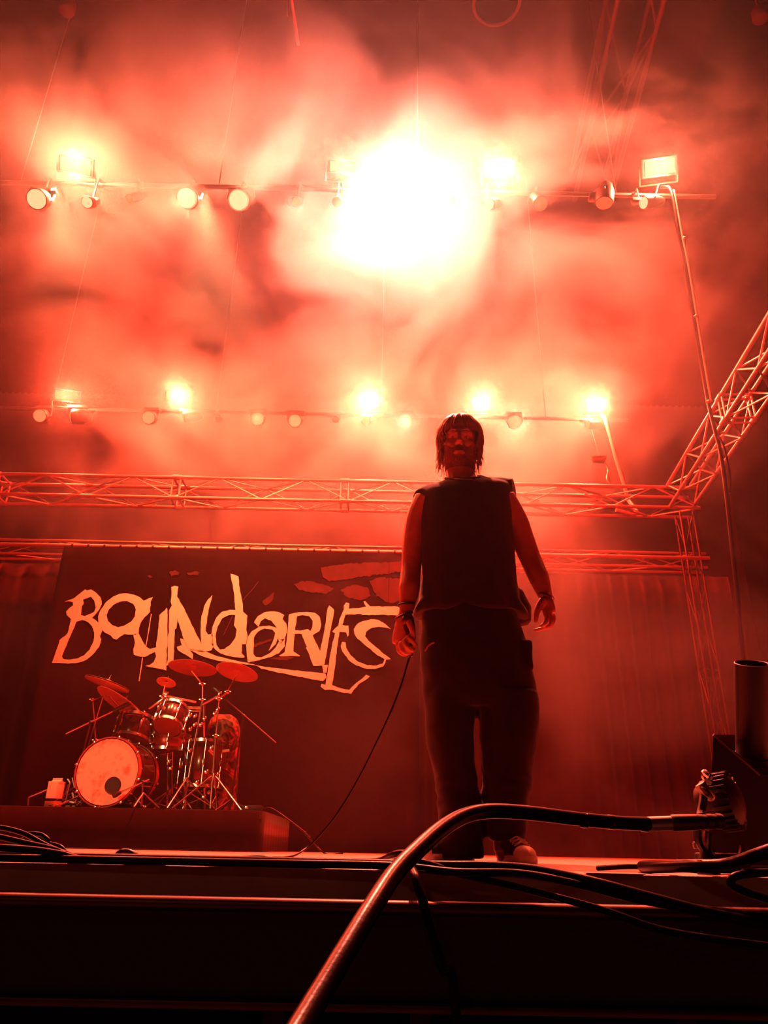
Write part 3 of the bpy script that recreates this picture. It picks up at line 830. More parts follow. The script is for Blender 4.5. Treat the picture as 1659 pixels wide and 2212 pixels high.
# canvas shoes
def shoe(heel, toe, label):
    heel, toe = Vector(heel), Vector(toe)
    d = (toe - heel); d.z = 0; yaw = math.atan2(d.y, d.x)
    q = Matrix.Translation(heel) @ Matrix.Rotation(yaw, 4, 'Z')
    Lh = 0.30
    W = [(-.005, .018), (.02, .030), (.07, .033), (.13, .034), (.19, .040), (.24, .040), (.275, .032), (.293, .019), (.299, .005)]
    b = MB()      # sole
    rings = []
    for z, k in ((0.0, .95), (.005, 1.0), (.020, 1.0), (.024, .96)):
        rings.append([q @ Vector((x, w * k, z)) for x, w in W] + [q @ Vector((x, -w * k, z)) for x, w in reversed(W)])
    b.rings(rings); sl = b.build('sole', M['white_rubber'], person)
    sl['label'] = label
    b = MB()      # canvas upper
    rings = []
    for x, w, h in ((.0, .020, .085), (.02, .027, .100), (.07, .031, .105), (.11, .032, .097), (.15, .035, .082), (.19, .038, .066), (.225, .037, .056), (.25, .033, .048)):
        rings.append([q @ Vector((x, w * math.copysign(abs(math.cos(a)) ** .8, math.cos(a)), .020 + (h - .020) * max(0, math.sin(a)) ** .7)) for a in [math.pi * i / 12 for i in range(13)]])
    b.rings(rings); up = b.build('shoe_upper', M['canvas'], person)
    b = MB()      # rubber toe cap
    rings = []
    for x, w, h in ((.238, .0375, .054), (.255, .035, .053), (.272, .029, .048), (.286, .021, .041), (.293, .010, .034)):
        rings.append([q @ Vector((x, w * math.cos(a), .020 + (h - .020) * max(0, math.sin(a)) ** .75)) for a in [math.pi * i / 12 for i in range(13)]])
    b.rings(rings); b.build('toe_cap', M['white_rubber'], up)
    prof = lambda x: .095 + (.054 - .095) * min(1, max(0, (x - .11) / .12)) + .002
    for i in range(5):
        x = .115 + i * .024
        for s in (-1, 1):
            b = MB(); b.tube([q @ Vector((x + .012, s * .026, prof(x) - .010)), q @ Vector((x, 0, prof(x) + .003)), q @ Vector((x - .012, -s * .026, prof(x) - .008))], .0032, 6, flat=.6)
            b.build('lace', M['lace'], up)
    b = MB()
    for s in (-1, 1):
        b.tube([q @ Vector((.105, 0, .106)), q @ Vector((.10, s * .022, .118)), q @ Vector((.112, s * .036, .104)), q @ Vector((.118, s * .012, .104))], .003, 6)
    b.build('lace_bow', M['lace'], up)
def floor_pt(px, Y): 
    p = at(px, 1850, Y); p.z = 0.0; return p
shoe(floor_pt(1015, 2.93), floor_pt(912, 2.76), 'canvas shoe with a white toe cap, pointing to the side')
shoe(floor_pt(1087, 2.90), floor_pt(1142, 2.62), 'canvas shoe with a white toe cap, pointing forward')

# microphone in the hand, and its cable
mic = empty('microphone', U(884, 1375, -.04), 'black handheld microphone held low in the singer\'s fist', 'microphone')
m0, m1 = U(881, 1340, -.055), U(886, 1408, -.052)
ax = (m1 - m0).normalized()
b = MB(); b.tube([m0 + ax * .02, m0 + ax * .05, m1], [.021, .016, .0115], 14); b.build('handle', M['black'], mic)
b = MB(); b.ball(m0, .024, (1, 1, 1.05), u=16, v=12); b.build('grille', M['steel'], mic)
b = MB(); b.tube([m1, m1 + ax * .018], [.0105, .009], 12); b.build('connector', M['steel'], mic)
m1e = m1 + ax * .016
cpts = [m1e, U(881, 1430, -.05), U(868, 1475, -.04), U(845, 1535, -.03), U(815, 1600, -.02), U(775, 1680, .0), U(730, 1755, .0), U(690, 1805, .0), U(658, 1835, -.02)]
e0 = floor_pt(625, 2.70); e0.z = .006; e1 = floor_pt(560, 2.6); e1.z = .005; e2 = floor_pt(700, 2.3); e2.z = .005; e3 = floor_pt(840, 2.0); e3.z = .005
b = MB(); b.tube(spline(cpts + [e0, e1, e2, e3], 10), .0033, 7)
tag(b.build('microphone_cable', M['rubber']), 'thin cable running from the singer\'s microphone down to the deck', 'cable')
b = MB(); b.tube(spline([U(878, 1325, -.075), U(888, 1330, -.08), U(894, 1350, -.08), U(896, 1372, -.078), U(895, 1386, -.072)], 8), .0042, 7)
tag(b.build('cable_loop', M['rubber']), 'short loop of cable held against the wrist of the microphone hand', 'cable')

# ------------------------------------------------------------------ drum riser and drum kit
RZ, RY = 0.305, 6.5
rx1 = at(566, 1742, RY).x
riser = empty('drum_riser', (-4.4, RY + 1.2, 0), 'low black skirted riser under the drum kit', 'riser')
b = MB(); b.box(((rx1 - 7.2) / 2, RY + 1.0, RZ - .03), (rx1 + 7.2, 2.0, .06), bev=.006); b.build('platform', M['black'], riser, smooth=False)
def skirt():
    b = MB(); rows = []
    pth = [(-7.15, RY - .012)] + [(-7.15 + (rx1 + 7.13) * i / 120, RY - .014 + .006 * math.sin(i * 1.9) + .005 * math.sin(i * .53)) for i in range(1, 121)] + [(rx1 + .014 + .005 * math.sin(i * 1.7), RY + .03 + 1.95 * i / 40) for i in range(1, 41)]
    for z in (.008, .15, RZ - .002):
        rows.append([Vector((x, y, z)) for x, y in pth])
    b.rings(rows, closed=False, cap=False)
    o = b.build('skirt', M['drape'], riser, angle=80)
    sm = o.modifiers.new('thickness', 'SOLIDIFY'); sm.thickness = .004
skirt()
M['shell'] = mat('dark lacquered shell', (0.035, 0.010, 0.008), 0.18, var=0.5, scale=8, coat=0.6)
M['head'] = mat('clear dark drum head', (0.20, 0.055, 0.04), 0.35, var=0.3, scale=12)
M['hoop'] = mat('red lacquer hoop', (0.30, 0.06, 0.035), 0.25, var=0.2, coat=0.4)
M['brass'] = mat('cymbal bronze', (0.66, 0.34, 0.2), 0.5, 0.55, var=0.2, scale=5)
def kick_head_mat():
    m = mat('mottled pale kick drum head', (0.88, 0.70, 0.58), 0.55, var=0.05)
    nt = m.node_tree; bs = nt.nodes['Principled BSDF']
    tc = nt.nodes.new('ShaderNodeTexCoord'); n = nt.nodes.new('ShaderNodeTexNoise')
    n.inputs['Scale'].default_value = 9; n.inputs['Detail'].default_value = 6; n.inputs['Roughness'].default_value = .62
    nt.links.new(tc.outputs['Object'], n.inputs['Vector'])
    cr = nt.nodes.new('ShaderNodeValToRGB'); e = cr.color_ramp.elements
    e[0].position = .52; e[0].color = (.90, .74, .62, 1); e[1].position = .70; e[1].color = (.60, .22, .13, 1)
    nt.links.new(n.outputs['Fac'], cr.inputs[0]); nt.links.new(cr.outputs[0], bs.inputs['Base Color'])
    return m
M['kick_head'] = kick_head_mat()
def axis_m(c, ax, spin=0):
    ax = Vector(ax).normalized()
    return Matrix.Translation(Vector(c)) @ ax.to_track_quat('Z', 'Y').to_matrix().to_4x4() @ Matrix.Rotation(spin, 4, 'Z')
def drum(label, c, ax, rad, L, nl, shell=None, top='head', bottom='head', hoop='chrome', hw=.028, name='drum'):
    """c: middle of the lower / front head, ax: from it to the other head"""
    root = empty(name, c, label, 'drum')
    m = axis_m(c, ax)
    b = MB(); b.lathe([(rad * .97, .004), (rad, .012), (rad, L - .012), (rad * .97, L - .004)], m, 32); b.build('shell', shell or M['shell'], root)
    for z0, s, mt in ((0, 1, bottom), (L, -1, top)):
        b = MB(); b.lathe([(rad * .985, z0 - s * .006), (rad * .5, z0 - s * .0075), (0, z0 - s * .008)], m, 32, cap=False)
        b.lathe([(rad * .985, z0 - s * .006), (rad * .985, z0 + s * .01)], m, 32, cap=False); b.build('drum_head', M[mt], root)
        b = MB(); r0 = rad * 1.0 + .004
        b.lathe([(r0, z0 - s * .012), (r0 + .010, z0 - s * .012), (r0 + .010, z0 - s * .012 + s * hw), (r0, z0 - s * .012 + s * hw), (r0, z0 - s * .012)], m, 32, cap=False); b.build('hoop', M[hoop], root)
    for i in range(nl):
        a = 2 * math.pi * i / nl + .2
        f = lambda r, z: m @ Vector((r * math.cos(a), r * math.sin(a), z))
        b = MB(); b.box(f(rad + .012, L * .5), (.02, .02, min(.06, L * .4)), (m.to_3x3() @ Matrix.Rotation(a, 3, 'Z')), bev=.004)
        b.bar(f(rad + .018, -.004), f(rad + .018, L + .004), .0032, 6)
        for z in (-.006, L + .006): b.box(f(rad + .016, z), (.024, .018, .016), m.to_3x3() @ Matrix.Rotation(a, 3, 'Z'), bev=.003)
        b.build('lug', M['chrome'], root)
    return root, m
# kick drum
KR = .268
kc = at(233, 1661, 6.62)
kc.z = RZ + KR + .016
kick, km = drum('bass drum with a mottled pale front head and dark port hole', kc, (.10, 1, 0.0), KR, .42, 8, top='head', bottom='kick_head', hoop='hoop', hw=.042, name='bass_drum')
kin = km.inverted()
ph = kin @ at(243.5, 1697, 6.60)
b = MB(); b.lathe([(.064, -.0085), (.064, -.0105), (0, -.0106)], km @ Matrix.Translation((ph.x, ph.y, 0)), 24, cap=False); b.build('port_hole', M['black'], kick)
b = MB(); b.lathe([(.064, -.009), (.070, -.012), (.066, -.014), (.062, -.011)], km @ Matrix.Translation((ph.x, ph.y, 0)), 24, cap=False); b.build('port_ring', M['black'], kick)
for s in (-1, 1):
    b = MB(); b.bar(kc + Vector((s * .20, .10, -.17)), Vector((kc.x + s * .36, kc.y - .02, RZ + .005)), .008, 8); b.ball(Vector((kc.x + s * .36, kc.y - .02, RZ + .014)), .012, u=8, v=6); b.build('spur', M['chrome'], kick)
# toms, snare
drum('small hanging tom with its reddish lower head tilted to the viewer', at(361.5, 1570, 7.0), (.06, .52, .85), .128, .20, 6, bottom='head', hoop='chrome')
drum('dark tom right above the bass drum, mostly in shadow', at(283, 1600, 7.05), (.05, .30, .95), .165, .20, 6, hoop='chrome')
drum('snare drum on its stand below the small tom', at(362, 1622, 7.25), (0, .05, 1), .172, .14, 8, shell=mat('red metal shell', (0.30, 0.05, 0.03), 0.3, 0.6), hoop='chrome')
drum('large dark floor tom on the right of the kit', Vector((at(440, 1650, 7.35).x, 7.35, RZ + .22)), (0, .04, 1), .20, .40, 8, hoop='chrome')
def cymbal(label, c, nrm, rad, group='cymbals of the drum kit', hats=False):
    root = empty('cymbal', c, label, 'cymbal', group)
    m = axis_m(c, nrm)
    def plate(z, s):
        b = MB(); b.lathe([(0, z + s * rad * .17), (rad * .10, z + s * rad * .155), (rad * .18, z + s * rad * .10), (rad * .24, z + s * rad * .085), (rad * .65, z + s * rad * .05), (rad, z), (rad, z - .0016), (rad * .65, z + s * rad * .05 - .0018), (rad * .24, z + s * rad * .085 - .0018), (rad * .10, z + s * rad * .15), (0, z + s * rad * .165)], m, 40, cap=False)
        b.build('plate', M['brass'], root)
    plate(0, 1)
    if hats: plate(-.012, -1)
    b = MB(); b.lathe([(.011, rad * .17 - .004), (.011, rad * .17 + .022), (.004, rad * .17 + .024), (.004, rad * .17 + .05)], m, 10)
    b.build('wing_nut', M['chrome'], root)
    return m @ Vector((0, 0, -.03))
def stand(label, foot, pts, legs=3, spread=.26, hub_h=.24, r=.010, name='cymbal_stand', ang0=.3, cat='stand', group='stands of the drum kit', low=None):
    """tripod with pole and boom: foot on the riser, pts the tube's joints upward"""
    foot = Vector(foot)
    root = empty(name, foot, label, cat, group)
    hub = foot + Vector((0, 0, hub_h))
    b = MB(); b.bar(foot + Vector((0, 0, .03)), pts[0], r, 10); b.build('pole', M['chrome'], root)
    for i in range(legs):
        a = ang0 + 2 * math.pi * i / legs
        e = foot + Vector((math.cos(a) * spread, math.sin(a) * spread, .012))
        k = hub + (e - hub) * .12 + Vector((0, 0, .012))
        b = MB(); b.tube([hub + Vector((0, 0, .005)), k, e], r * .72, 6); b.bar(foot + Vector((0, 0, .05)), hub.lerp(e, .55), r * .4, 5)
        lg = b.build('leg', M['chrome'], root)
        b = MB(); b.ball(e, .015, (1, 1, .8), u=8, v=6); b.build('rubber_foot', M['rubber'], lg)
    b = MB(); b.lathe([(r * 2, -.02), (r * 2, .02)], Matrix.Translation(hub), 10); b.build('collar', M['chrome'], root)
    for p in pts[:-1]:
        b = MB(); b.ball(p, r * 2.0, u=8, v=6); b.bar(p + Vector((-.03, 0, .005)), p + Vector((.03, 0, .005)), r * .6, 6); b.build('clamp', M['chrome'], root)
    for i in range(len(pts) - 1):
        b = MB(); b.bar(pts[i], pts[i + 1], r * .75, 8); b.build('boom', M['chrome'], root)
    return root
fz = lambda px, Y: Vector((at(px, 1740, Y).x, Y, RZ))
e1 = cymbal('left one of the two crash cymbals above the kit, right below the lettering', at(416, 1443, 7.3), (.05, .13, 1), .235)
e2 = cymbal('right crash cymbal beside the other one, tilted more', at(512, 1452, 7.3), (.16, .24, 1), .208)
e3 = cymbal('large dark ride cymbal tilted steeply above the bass drum', at(262, 1521, 7.0), (.50, .28, 1), .265)
e4 = cymbal('pair of hi-hat cymbals with a shiny right half at the left of the kit', at(232, 1476, 7.2), (.26, .06, 1), .215, hats=True)
e5 = cymbal('small splash cymbal above the small tom', at(359, 1474, 7.1), (.10, .35, 1), .092)
stand('boom stand of the left crash cymbal, tripod feet spread beside the bass drum', fz(396, 7.1), [at(437, 1512, 7.2), at(437, 1478, 7.25), e1], spread=.30, hub_h=.27)
stand('boom stand of the right crash cymbal, at the right end of the kit', fz(455, 7.0), [at(466, 1590, 7.1), at(473, 1510, 7.2), at(492, 1495, 7.25), e2], spread=.34, hub_h=.30, ang0=-.5, r=.011)
stand('stand of the tilted ride cymbal behind the bass drum', fz(212, 7.3), [at(206, 1600, 7.2), at(200, 1512, 7.2), at(232, 1500, 7.05), e3], spread=.25, ang0=.9)
stand('hi-hat stand at the left of the kit', fz(175, 6.95), [at(182, 1640, 7.0), e4], spread=.26, ang0=1.4)
stand('short stand of the splash cymbal between the toms', fz(372, 7.45), [at(374, 1560, 7.2), at(352, 1505, 7.12), e5], spread=.22, ang0=2.0)
stand('snare stand under the snare drum', fz(362, 7.25), [at(362, 1628, 7.25), at(362, 1625, 7.25)], spread=.24, hub_h=.17, ang0=-1.0)
# chrome rack clamps and arms that hold the hanging tom
rk = empty('tom_rack', fz(330, 7.35), 'chrome tubes and clamps that hold the toms in the middle of the kit', 'rack')
def rk_t(*pts, r=.011):
    b = MB(); b.tube(list(pts), r, 8); b.build('tube', M['chrome'], rk)
rk_t(at(356, 1503, 7.15), at(424, 1517, 7.2)); rk_t(at(399, 1528, 7.2), at(434, 1530, 7.2), r=.014); rk_t(at(400, 1534, 7.2), at(434, 1536, 7.2), r=.009)
rk_t(at(441, 1522, 7.2), at(441, 1560, 7.2), r=.012); rk_t(at(437, 1522, 7.2), at(474, 1502, 7.2)); rk_t(at(401, 1530, 7.2), at(399, 1560, 7.2), fz(402, 7.3), r=.012); rk_t(at(441, 1560, 7.2), fz(444, 7.35), r=.012)
rk_t(at(322, 1531, 7.05), at(343, 1517, 7.05), at(356, 1508, 7.1)); rk_t(at(481, 1623, 7.1), at(496, 1621, 7.1), r=.013); rk_t(at(452, 1620, 7.1), at(462, 1630, 7.1), r=.015)
for px, py in ((356, 1499), (359, 1500), (397, 1540), (441, 1553), (474, 1499), (410, 1546), (421, 1547), (433, 1566), (420, 1566), (470, 1533), (463, 1542), (410, 1575), (409, 1622), (456, 1616), (445, 1668), (470, 1672), (425, 1690), (452, 1712), (440, 1722), (365, 1645), (368, 1660)):
    b = MB(); c = at(px, py, 7.12); b.box(c, (.034, .03, .026), Matrix.Rotation(px * .7, 3, 'Y'), bev=.007); b.ball(c + Vector((.016, -.016, .01)), .011, u=8, v=6); b.build('clamp', M['chrome'], rk)
for px, py in ((141, 1572), (163, 1574), (180, 1535), (186, 1539), (175, 1537), (200, 1543), (197, 1570), (198, 1586), (193, 1580), (160, 1774 - 150)):
    pass
# cases and cloth behind the kit
case = empty('covered_case', Vector((at(478, 1740, 7.7).x, 7.7, RZ)), 'tall case under a dark printed cloth at the right rear of the kit', 'case')
def cloth_mat():
    m = mat('dark printed cloth', (0.10, 0.018, 0.014), 0.8, var=.4)
    nt = m.node_tree; bs = nt.nodes['Principled BSDF']
    tc = nt.nodes.new('ShaderNodeTexCoord'); n = nt.nodes.new('ShaderNodeTexNoise'); n.inputs['Scale'].default_value = 7; n.inputs['Distortion'].default_value = 2.2; n.inputs['Detail'].default_value = 4
    nt.links.new(tc.outputs['Object'], n.inputs['Vector'])
    cr = nt.nodes.new('ShaderNodeValToRGB'); e = cr.color_ramp.elements
    e[0].position = .46; e[0].color = (.012, .003, .003, 1); e[1].position = .62; e[1].color = (.26, .05, .035, 1)
    nt.links.new(n.outputs['Fac'], cr.inputs[0]); nt.links.new(cr.outputs[0], bs.inputs['Base Color'])
    return m
b = MB(); rings = []
xL, xR = at(436, 1650, 7.7).x, at(514, 1650, 7.7).x
for z, k in ((RZ + .002, 1.04), (.55, 1.0), (.80, .98), (1.02, .95), (1.14, .86), (1.21, .70), (1.245, .45)):
    c = Vector(((xL + xR) / 2 + (1 - k) * -.03, 7.75, z))
    rings.append([c + Vector(((xR - xL) / 2 * k * math.copysign(abs(math.cos(a)) ** .6, math.cos(a)) * (1 + .02 * math.sin(7 * a + 3 * z)), .17 * k * math.copysign(abs(math.sin(a)) ** .6, math.sin(a)), 0)) for a in [2 * math.pi * i / 32 for i in range(32)]])
b.rings(rings); b.build('cloth_cover', cloth_mat(), case)
b = MB(); 
for s in (-1, 1):
    for yy in (-.1, .1): b.lathe([(.02, -.03), (.02, .0)], Matrix.Translation(((xL + xR) / 2 + s * .12, 7.75 + yy, RZ + .033)), 10)
b.build('foot', M['rubber'], case)
# drum stool behind the toms
st = empty('drum_stool', fz(330, 7.95), 'round drum stool hidden behind the toms', 'stool')
# microphone stands
def mic_stand(label, foot, top, b0, b1, micdir=None, r=.0085, m='steel', spread=.24, ang0=.4, bm='chrome', capsule=True, cap=1.0):
    root = empty('microphone_stand', foot, label, 'microphone stand', 'microphone stands of the kit')
    foot = Vector(foot)
    b = MB(); b.bar(foot + Vector((0, 0, .02)), top, r, 8); b.build('pole', M[m], root)
    for i in range(3):
        a = ang0 + 2 * math.pi * i / 3
        b = MB(); b.tube([foot + Vector((0, 0, .12)), foot + Vector((math.cos(a) * spread, math.sin(a) * spread, .01))], r * .7, 6); b.build('leg', M[m], root)
    b = MB(); b.bar(b0, b1, r * .85, 8); b.build('boom', M[bm], root)
    b = MB(); b.ball(top, r * 2.2, u=8, v=6); b.build('clutch', M['black'], root)
    if capsule:
        d = (Vector(b1) - Vector(b0)).normalized()
        b = MB(); b.tube([b1, Vector(b1) + d * .03 * cap, Vector(b1) + d * .13 * cap, Vector(b1) + d * .17 * cap], [.012, .016, .022, .015], 10); b.build('microphone', M['black'], root)
    return root
mic_stand('microphone stand with a long pale boom at the left of the kit', fz(150, 6.8), at(196, 1561, 6.8), at(142, 1585, 6.75), at(243, 1537, 6.85), ang0=.2)
mic_stand('microphone stand with a thin boom sloping down at the right of the kit', fz(497, 7.3), at(526, 1546, 7.2), at(596, 1605, 7.1), at(484, 1508, 7.25), ang0=.1, m='black', bm='steel')
ks = at(310, 1688, 6.5)
mic_stand('short microphone stand in front of the bass drum, its boom into the port hole', fz(306, 6.56), at(309, 1690, 6.56), at(322, 1683, 6.56), at(262, 1711, 6.52), m='chrome', spread=.14, capsule=True, cap=.42)
# carton, loose bar
ct = empty('drink_carton', fz(112, 6.62), 'white gable-top drink carton standing on the riser left of the bass drum', 'carton')
cw, ch_ = .095, .175
rot = Matrix.Rotation(R(-18), 3, 'Z')
M['carton'] = mat('white carton', (0.86, 0.74, 0.64), 0.5, var=.05); M['carton_band'] = mat('carton print band', (0.40, 0.10, 0.06), 0.5, var=.2)
c0 = Vector(ct.location) + Vector((0, .02, 0))
b = MB(); b.box(c0 + Vector((0, 0, ch_ / 2 + .0455)), (cw, cw, ch_ - .09 + .047), rot, bev=.002); b.build('box', M['carton'], ct)
b = MB(); b.box(c0 + Vector((0, 0, .0235)), (cw * 1.003, cw * 1.003, .045), rot, bev=.002); b.build('printed_band', M['carton_band'], ct)
zt_ = ch_ + .0455 - .0215 - .022
b = MB(); f = lambda x, y, z: c0 + rot @ Vector((x, y, z)); h = cw / 2
v = [b.bm.verts.new(p) for p in (f(-h, -h, zt_), f(h, -h, zt_), f(h, h, zt_), f(-h, h, zt_), f(-h, 0, zt_ + .035), f(h, 0, zt_ + .035))]
for q in ((0, 1, 5, 4), (3, 4, 5, 2), (0, 4, 3), (1, 2, 5), (0, 3, 2, 1)): b.bm.faces.new([v[i] for i in q])
b.box(f(0, 0, zt_ + .042), (cw, .004, .018), rot); b.build('gable_top', M['carton'], ct)
b = MB(); b.tube([at(62, 1722, 6.6), at(103, 1705, 6.62)], .007, 8)
b.tube([at(62, 1722, 6.6), fz(60, 6.6) + Vector((0, 0, .0075))], .007, 8); b.tube([at(103, 1705, 6.62), at(134, 1690, 6.7), fz(140, 6.75) + Vector((0, 0, .008))], .007, 8)
tag(b.build('hardware_leg', M['chrome']), 'slanting chrome leg behind the drink carton', 'stand leg')
# loose hardware left of the bass drum
pd = empty('pedal', fz(150, 6.75), 'chrome drum pedal hardware heaped between the carton and the bass drum', 'pedal')
for i, (px, py, qx, qy) in enumerate(((146, 1683, 152, 1692), (148, 1694, 143, 1712), (142, 1716, 134, 1730), (157, 1712, 160, 1728), (128, 1722, 136, 1718), (163, 1733, 168, 1726), (152, 1690, 140, 1735), (135, 1728, 165, 1736), (156, 1680, 161, 1702))):
    b = MB(); b.bar(at(px, py, 6.72 + .02 * (i % 3)), at(qx, qy, 6.72 + .02 * (i % 3)), .008 + .003 * (i % 2), 7); b.build('rod', M['chrome'], pd)
b = MB(); b.box(Vector(pd.location) + Vector((0, .1, .012)), (.12, .26, .02), bev=.004); b.build('base_plate', M['steel'], pd)
# small box with a cable on the riser's right corner
sb = empty('stage_box', Vector((at(545, 1742, 6.6).x, 6.62, RZ)), 'small dark connector box on the right corner of the riser', 'connector box')
b = MB(); b.box(Vector(sb.location) + Vector((0, 0, .022)), (.16, .10, .042), bev=.006); b.build('case', M['black'], sb)
b = MB(); b.box(Vector(sb.location) + Vector((-.04, -.052, .025)), (.03, .008, .02), bev=.002); b.build('socket', M['chrome'], sb)
p0 = Vector(sb.location) + Vector((.085, 0, .02))
b = MB(); b.tube(spline([p0, p0 + Vector((.08, 0, .0)), p0 + Vector((.25, -.02, -.10)), p0 + Vector((.40, -.02, -.2)), at(660, 1800, 6.5), Vector((at(700, 1835, 6.4).x, 6.4, .006)), Vector((at(740, 1840, 6.0).x, 6.0, .006))], 8), .006, 6)
tag(b.build('riser_cable', M['rubber']), 'cable dropping from the riser corner to the deck', 'cable')
bpy.data.objects.remove(st)

# ------------------------------------------------------------------ cables along the stage front
def cable(label, pts, r, name='cable', n=10, seg=8, group=None, m=None):
    b = MB(); b.tube(spline(pts, seg), r, n)
    return tag(b.build(name, m or M['rubber']), label, 'cable', group)
# the thick multicore arching in front
arc = [(582, 2330, .665), (638, 2235, .715), (694, 2142, .763), (748, 2052, .812), (800, 1966, .87), (850, 1890, .94), (900, 1838, 1.0), (955, 1790, 1.07), (1005, 1762, 1.13), (1060, 1752, 1.18), (1140, 1756, 1.23), (1240, 1768, 1.28), (1330, 1777, 1.31), (1400, 1780, 1.33)]
ap = [at(x, y, Y) for x, y, Y in arc]
dd = (ap[0] - ap[1]).normalized()
floor_end = [ap[0] + dd * .25 + Vector((0, 0, -.03)), ap[0] + dd * .42 + Vector((0, 0, -.22)), Vector((ap[0].x - .3, ap[0].y - .22, -1.1)), Vector((ap[0].x - .5, ap[0].y - .2, -1.237))]
mc = empty('multicore_cable', ap[-1], 'thick black multicore cable arching up in front of the singer into a metal connector', 'cable')
b = MB(); b.tube(spline(list(reversed(floor_end)) + ap, 12), .0107, 14); b.build('jacket', M['rubber'], mc)
cp = [at(x, y, 1.335) for x, y in ((1400, 1780), (1450, 1778), (1456, 1778), (1505, 1776), (1512, 1776), (1562, 1774))]
b = MB(); b.tube(cp[:2], [.0112, .0112], 14); b.build('strain_relief', M['alu'], mc)
b = MB(); b.tube([cp[1], cp[2], cp[3]], [.0125, .0132, .0125], 14); b.build('collar', M['steel'], mc)
for i in range(5):
    p = cp[3].lerp(cp[5], .12 + i * .18)
    b = MB(); b.tube([p - Vector((.005, 0, 0)), p + Vector((.004, 0, 0))], .0122 - .001 * (i % 2), 12); b.build('ring', M['steel'] if i % 2 == 0 else M['black'], mc)
b = MB(); b.tube([cp[3], cp[5]], .0105, 12); b.build('plug', M['steel'], mc)
b = MB()
for px in (1260, 1318, 1391): 
    p = at(px, 1771 + (px - 1260) * .07, 1.29 + (px - 1260) * .0003); b.tube([p - Vector((.006, 0, 0)), p + Vector((.006, 0, -.001))], .0116, 12)
b.build('tape', mat('glossy black tape', (0.02, 0.008, 0.008), 0.15), mc)
# second cable hanging over the stage front
cable('thin black cable hanging over the stage edge right of the thick multicore', [Vector((at(875, 1878, 1.5).x, 1.5, .010)), at(893, 1884, 1.36), at(905, 1920, 1.325), at(925, 1985, 1.31), at(955, 2090, 1.305), at(985, 2190, 1.30), Vector((at(1010, 2212, 1.3).x, 1.3, -.7)), Vector((at(1010, 2212, 1.3).x + .05, 1.28, -1.24))], .0075)
edge = lambda px, Y, z: Vector((at(px, 1870, Y).x, Y, z))
cable('long black cable lying along the whole stage edge with a hump before the singer\'s shoes', [edge(-80, 1.50, .0085), edge(150, 1.49, .0085), edge(420, 1.47, .0085), edge(700, 1.45, .0085), edge(880, 1.42, .0085), edge(960, 1.40, .0085), edge(1060, 1.385, .0095), edge(1160, 1.37, .005), edge(1280, 1.335, -.010), edge(1400, 1.32, -.030), edge(1540, 1.315, -.052), edge(1760, 1.31, -.075)], .0083)
cable('second black cable along the stage edge, just below the long one', [edge(-80, 1.43, .0068), edge(250, 1.425, .0068), edge(600, 1.42, .0068), edge(850, 1.405, .0068), edge(980, 1.375, .000), edge(1120, 1.36, .000), edge(1250, 1.335, -.014), edge(1420, 1.325, -.038), edge(1760, 1.315, -.062)], .0065)
cable('thin cable at the stage edge beside the multicore\'s foot', [edge(690, 1.56, .006), edge(800, 1.48, .007), edge(890, 1.41, .016), edge(1000, 1.385, -.004), edge(1130, 1.345, -.022), edge(1290, 1.33, -.048), edge(1420, 1.325, -.075), edge(1600, 1.315, -.09), edge(1780, 1.31, -.10)], .0055)
cable('thick black cable rising to the right edge of the stage', [edge(1700, 2.45, .011), edge(1560, 2.35, .011), edge(1440, 2.05, .011), edge(1392, 1.75, .011), edge(1400, 1.55, .011), edge(1490, 1.42, .016), at(1570, 1868, 1.36), at(1650, 1842, 1.30), at(1740, 1812, 1.26)], .0105)
cable('cable loop at the right end of the stage edge under the rising cable', [edge(1750, 1.33, -.035), edge(1660, 1.33, -.030), edge(1590, 1.325, -.016), edge(1572, 1.32, -.004), edge(1600, 1.318, .006), edge(1670, 1.32, .010), edge(1760, 1.33, .012)], .0065)
cable('short flat cable arc on the deck at the right', [edge(1290, 1.72, .005), edge(1360, 1.66, .010), edge(1430, 1.64, .009), edge(1520, 1.6, .005)], .005)
cable('low cable hump on the deck left of the singer\'s shoe', [edge(760, 1.8, .007), edge(815, 1.7, .010), at(850, 1846, 1.62), at(872, 1843, 1.6), at(884, 1852, 1.57), edge(890, 1.5, .008)], .0065)
cable('flat cable on the deck in front of the drum riser', [edge(430, 1.75, .005), edge(500, 1.68, .008), edge(560, 1.66, .012), edge(620, 1.68, .007), edge(700, 1.75, .005)], .0055)
# bundle at the left
cable('uppermost cable of the bundle at the left end of the stage edge', [at(-40, 1785, 1.5), at(10, 1789, 1.5), at(55, 1802, 1.5), at(100, 1826, 1.5), at(140, 1842, 1.5), edge(185, 1.5, .007), edge(300, 1.48, .006), edge(420, 1.5, .006)], .0045, group='cable bundle at the left')
cable('second cable of the left bundle, crossing under the uppermost one', [at(-40, 1800, 1.46), at(0, 1808, 1.46), at(60, 1822, 1.46), at(120, 1836, 1.46), edge(175, 1.46, .006), edge(330, 1.47, .006)], .0050, group='cable bundle at the left')
cable('third, flatter cable of the left bundle', [at(-40, 1829, 1.42), at(0, 1831, 1.42), at(70, 1836, 1.42), at(130, 1845, 1.43), edge(190, 1.44, .006), edge(360, 1.46, .006)], .0060, group='cable bundle at the left')
cable('small cable loop standing up from the left bundle', [at(45, 1806, 1.52), at(62, 1801, 1.52), at(88, 1803, 1.52), at(104, 1815, 1.52), at(100, 1823, 1.53), at(78, 1814, 1.54), at(88, 1812, 1.53), at(106, 1822, 1.52), at(128, 1828, 1.52), at(142, 1840, 1.52), edge(160, 1.53, .005)], .0040, group='cable bundle at the left')
b = MB(); c = edge(267, 1.62, .0)
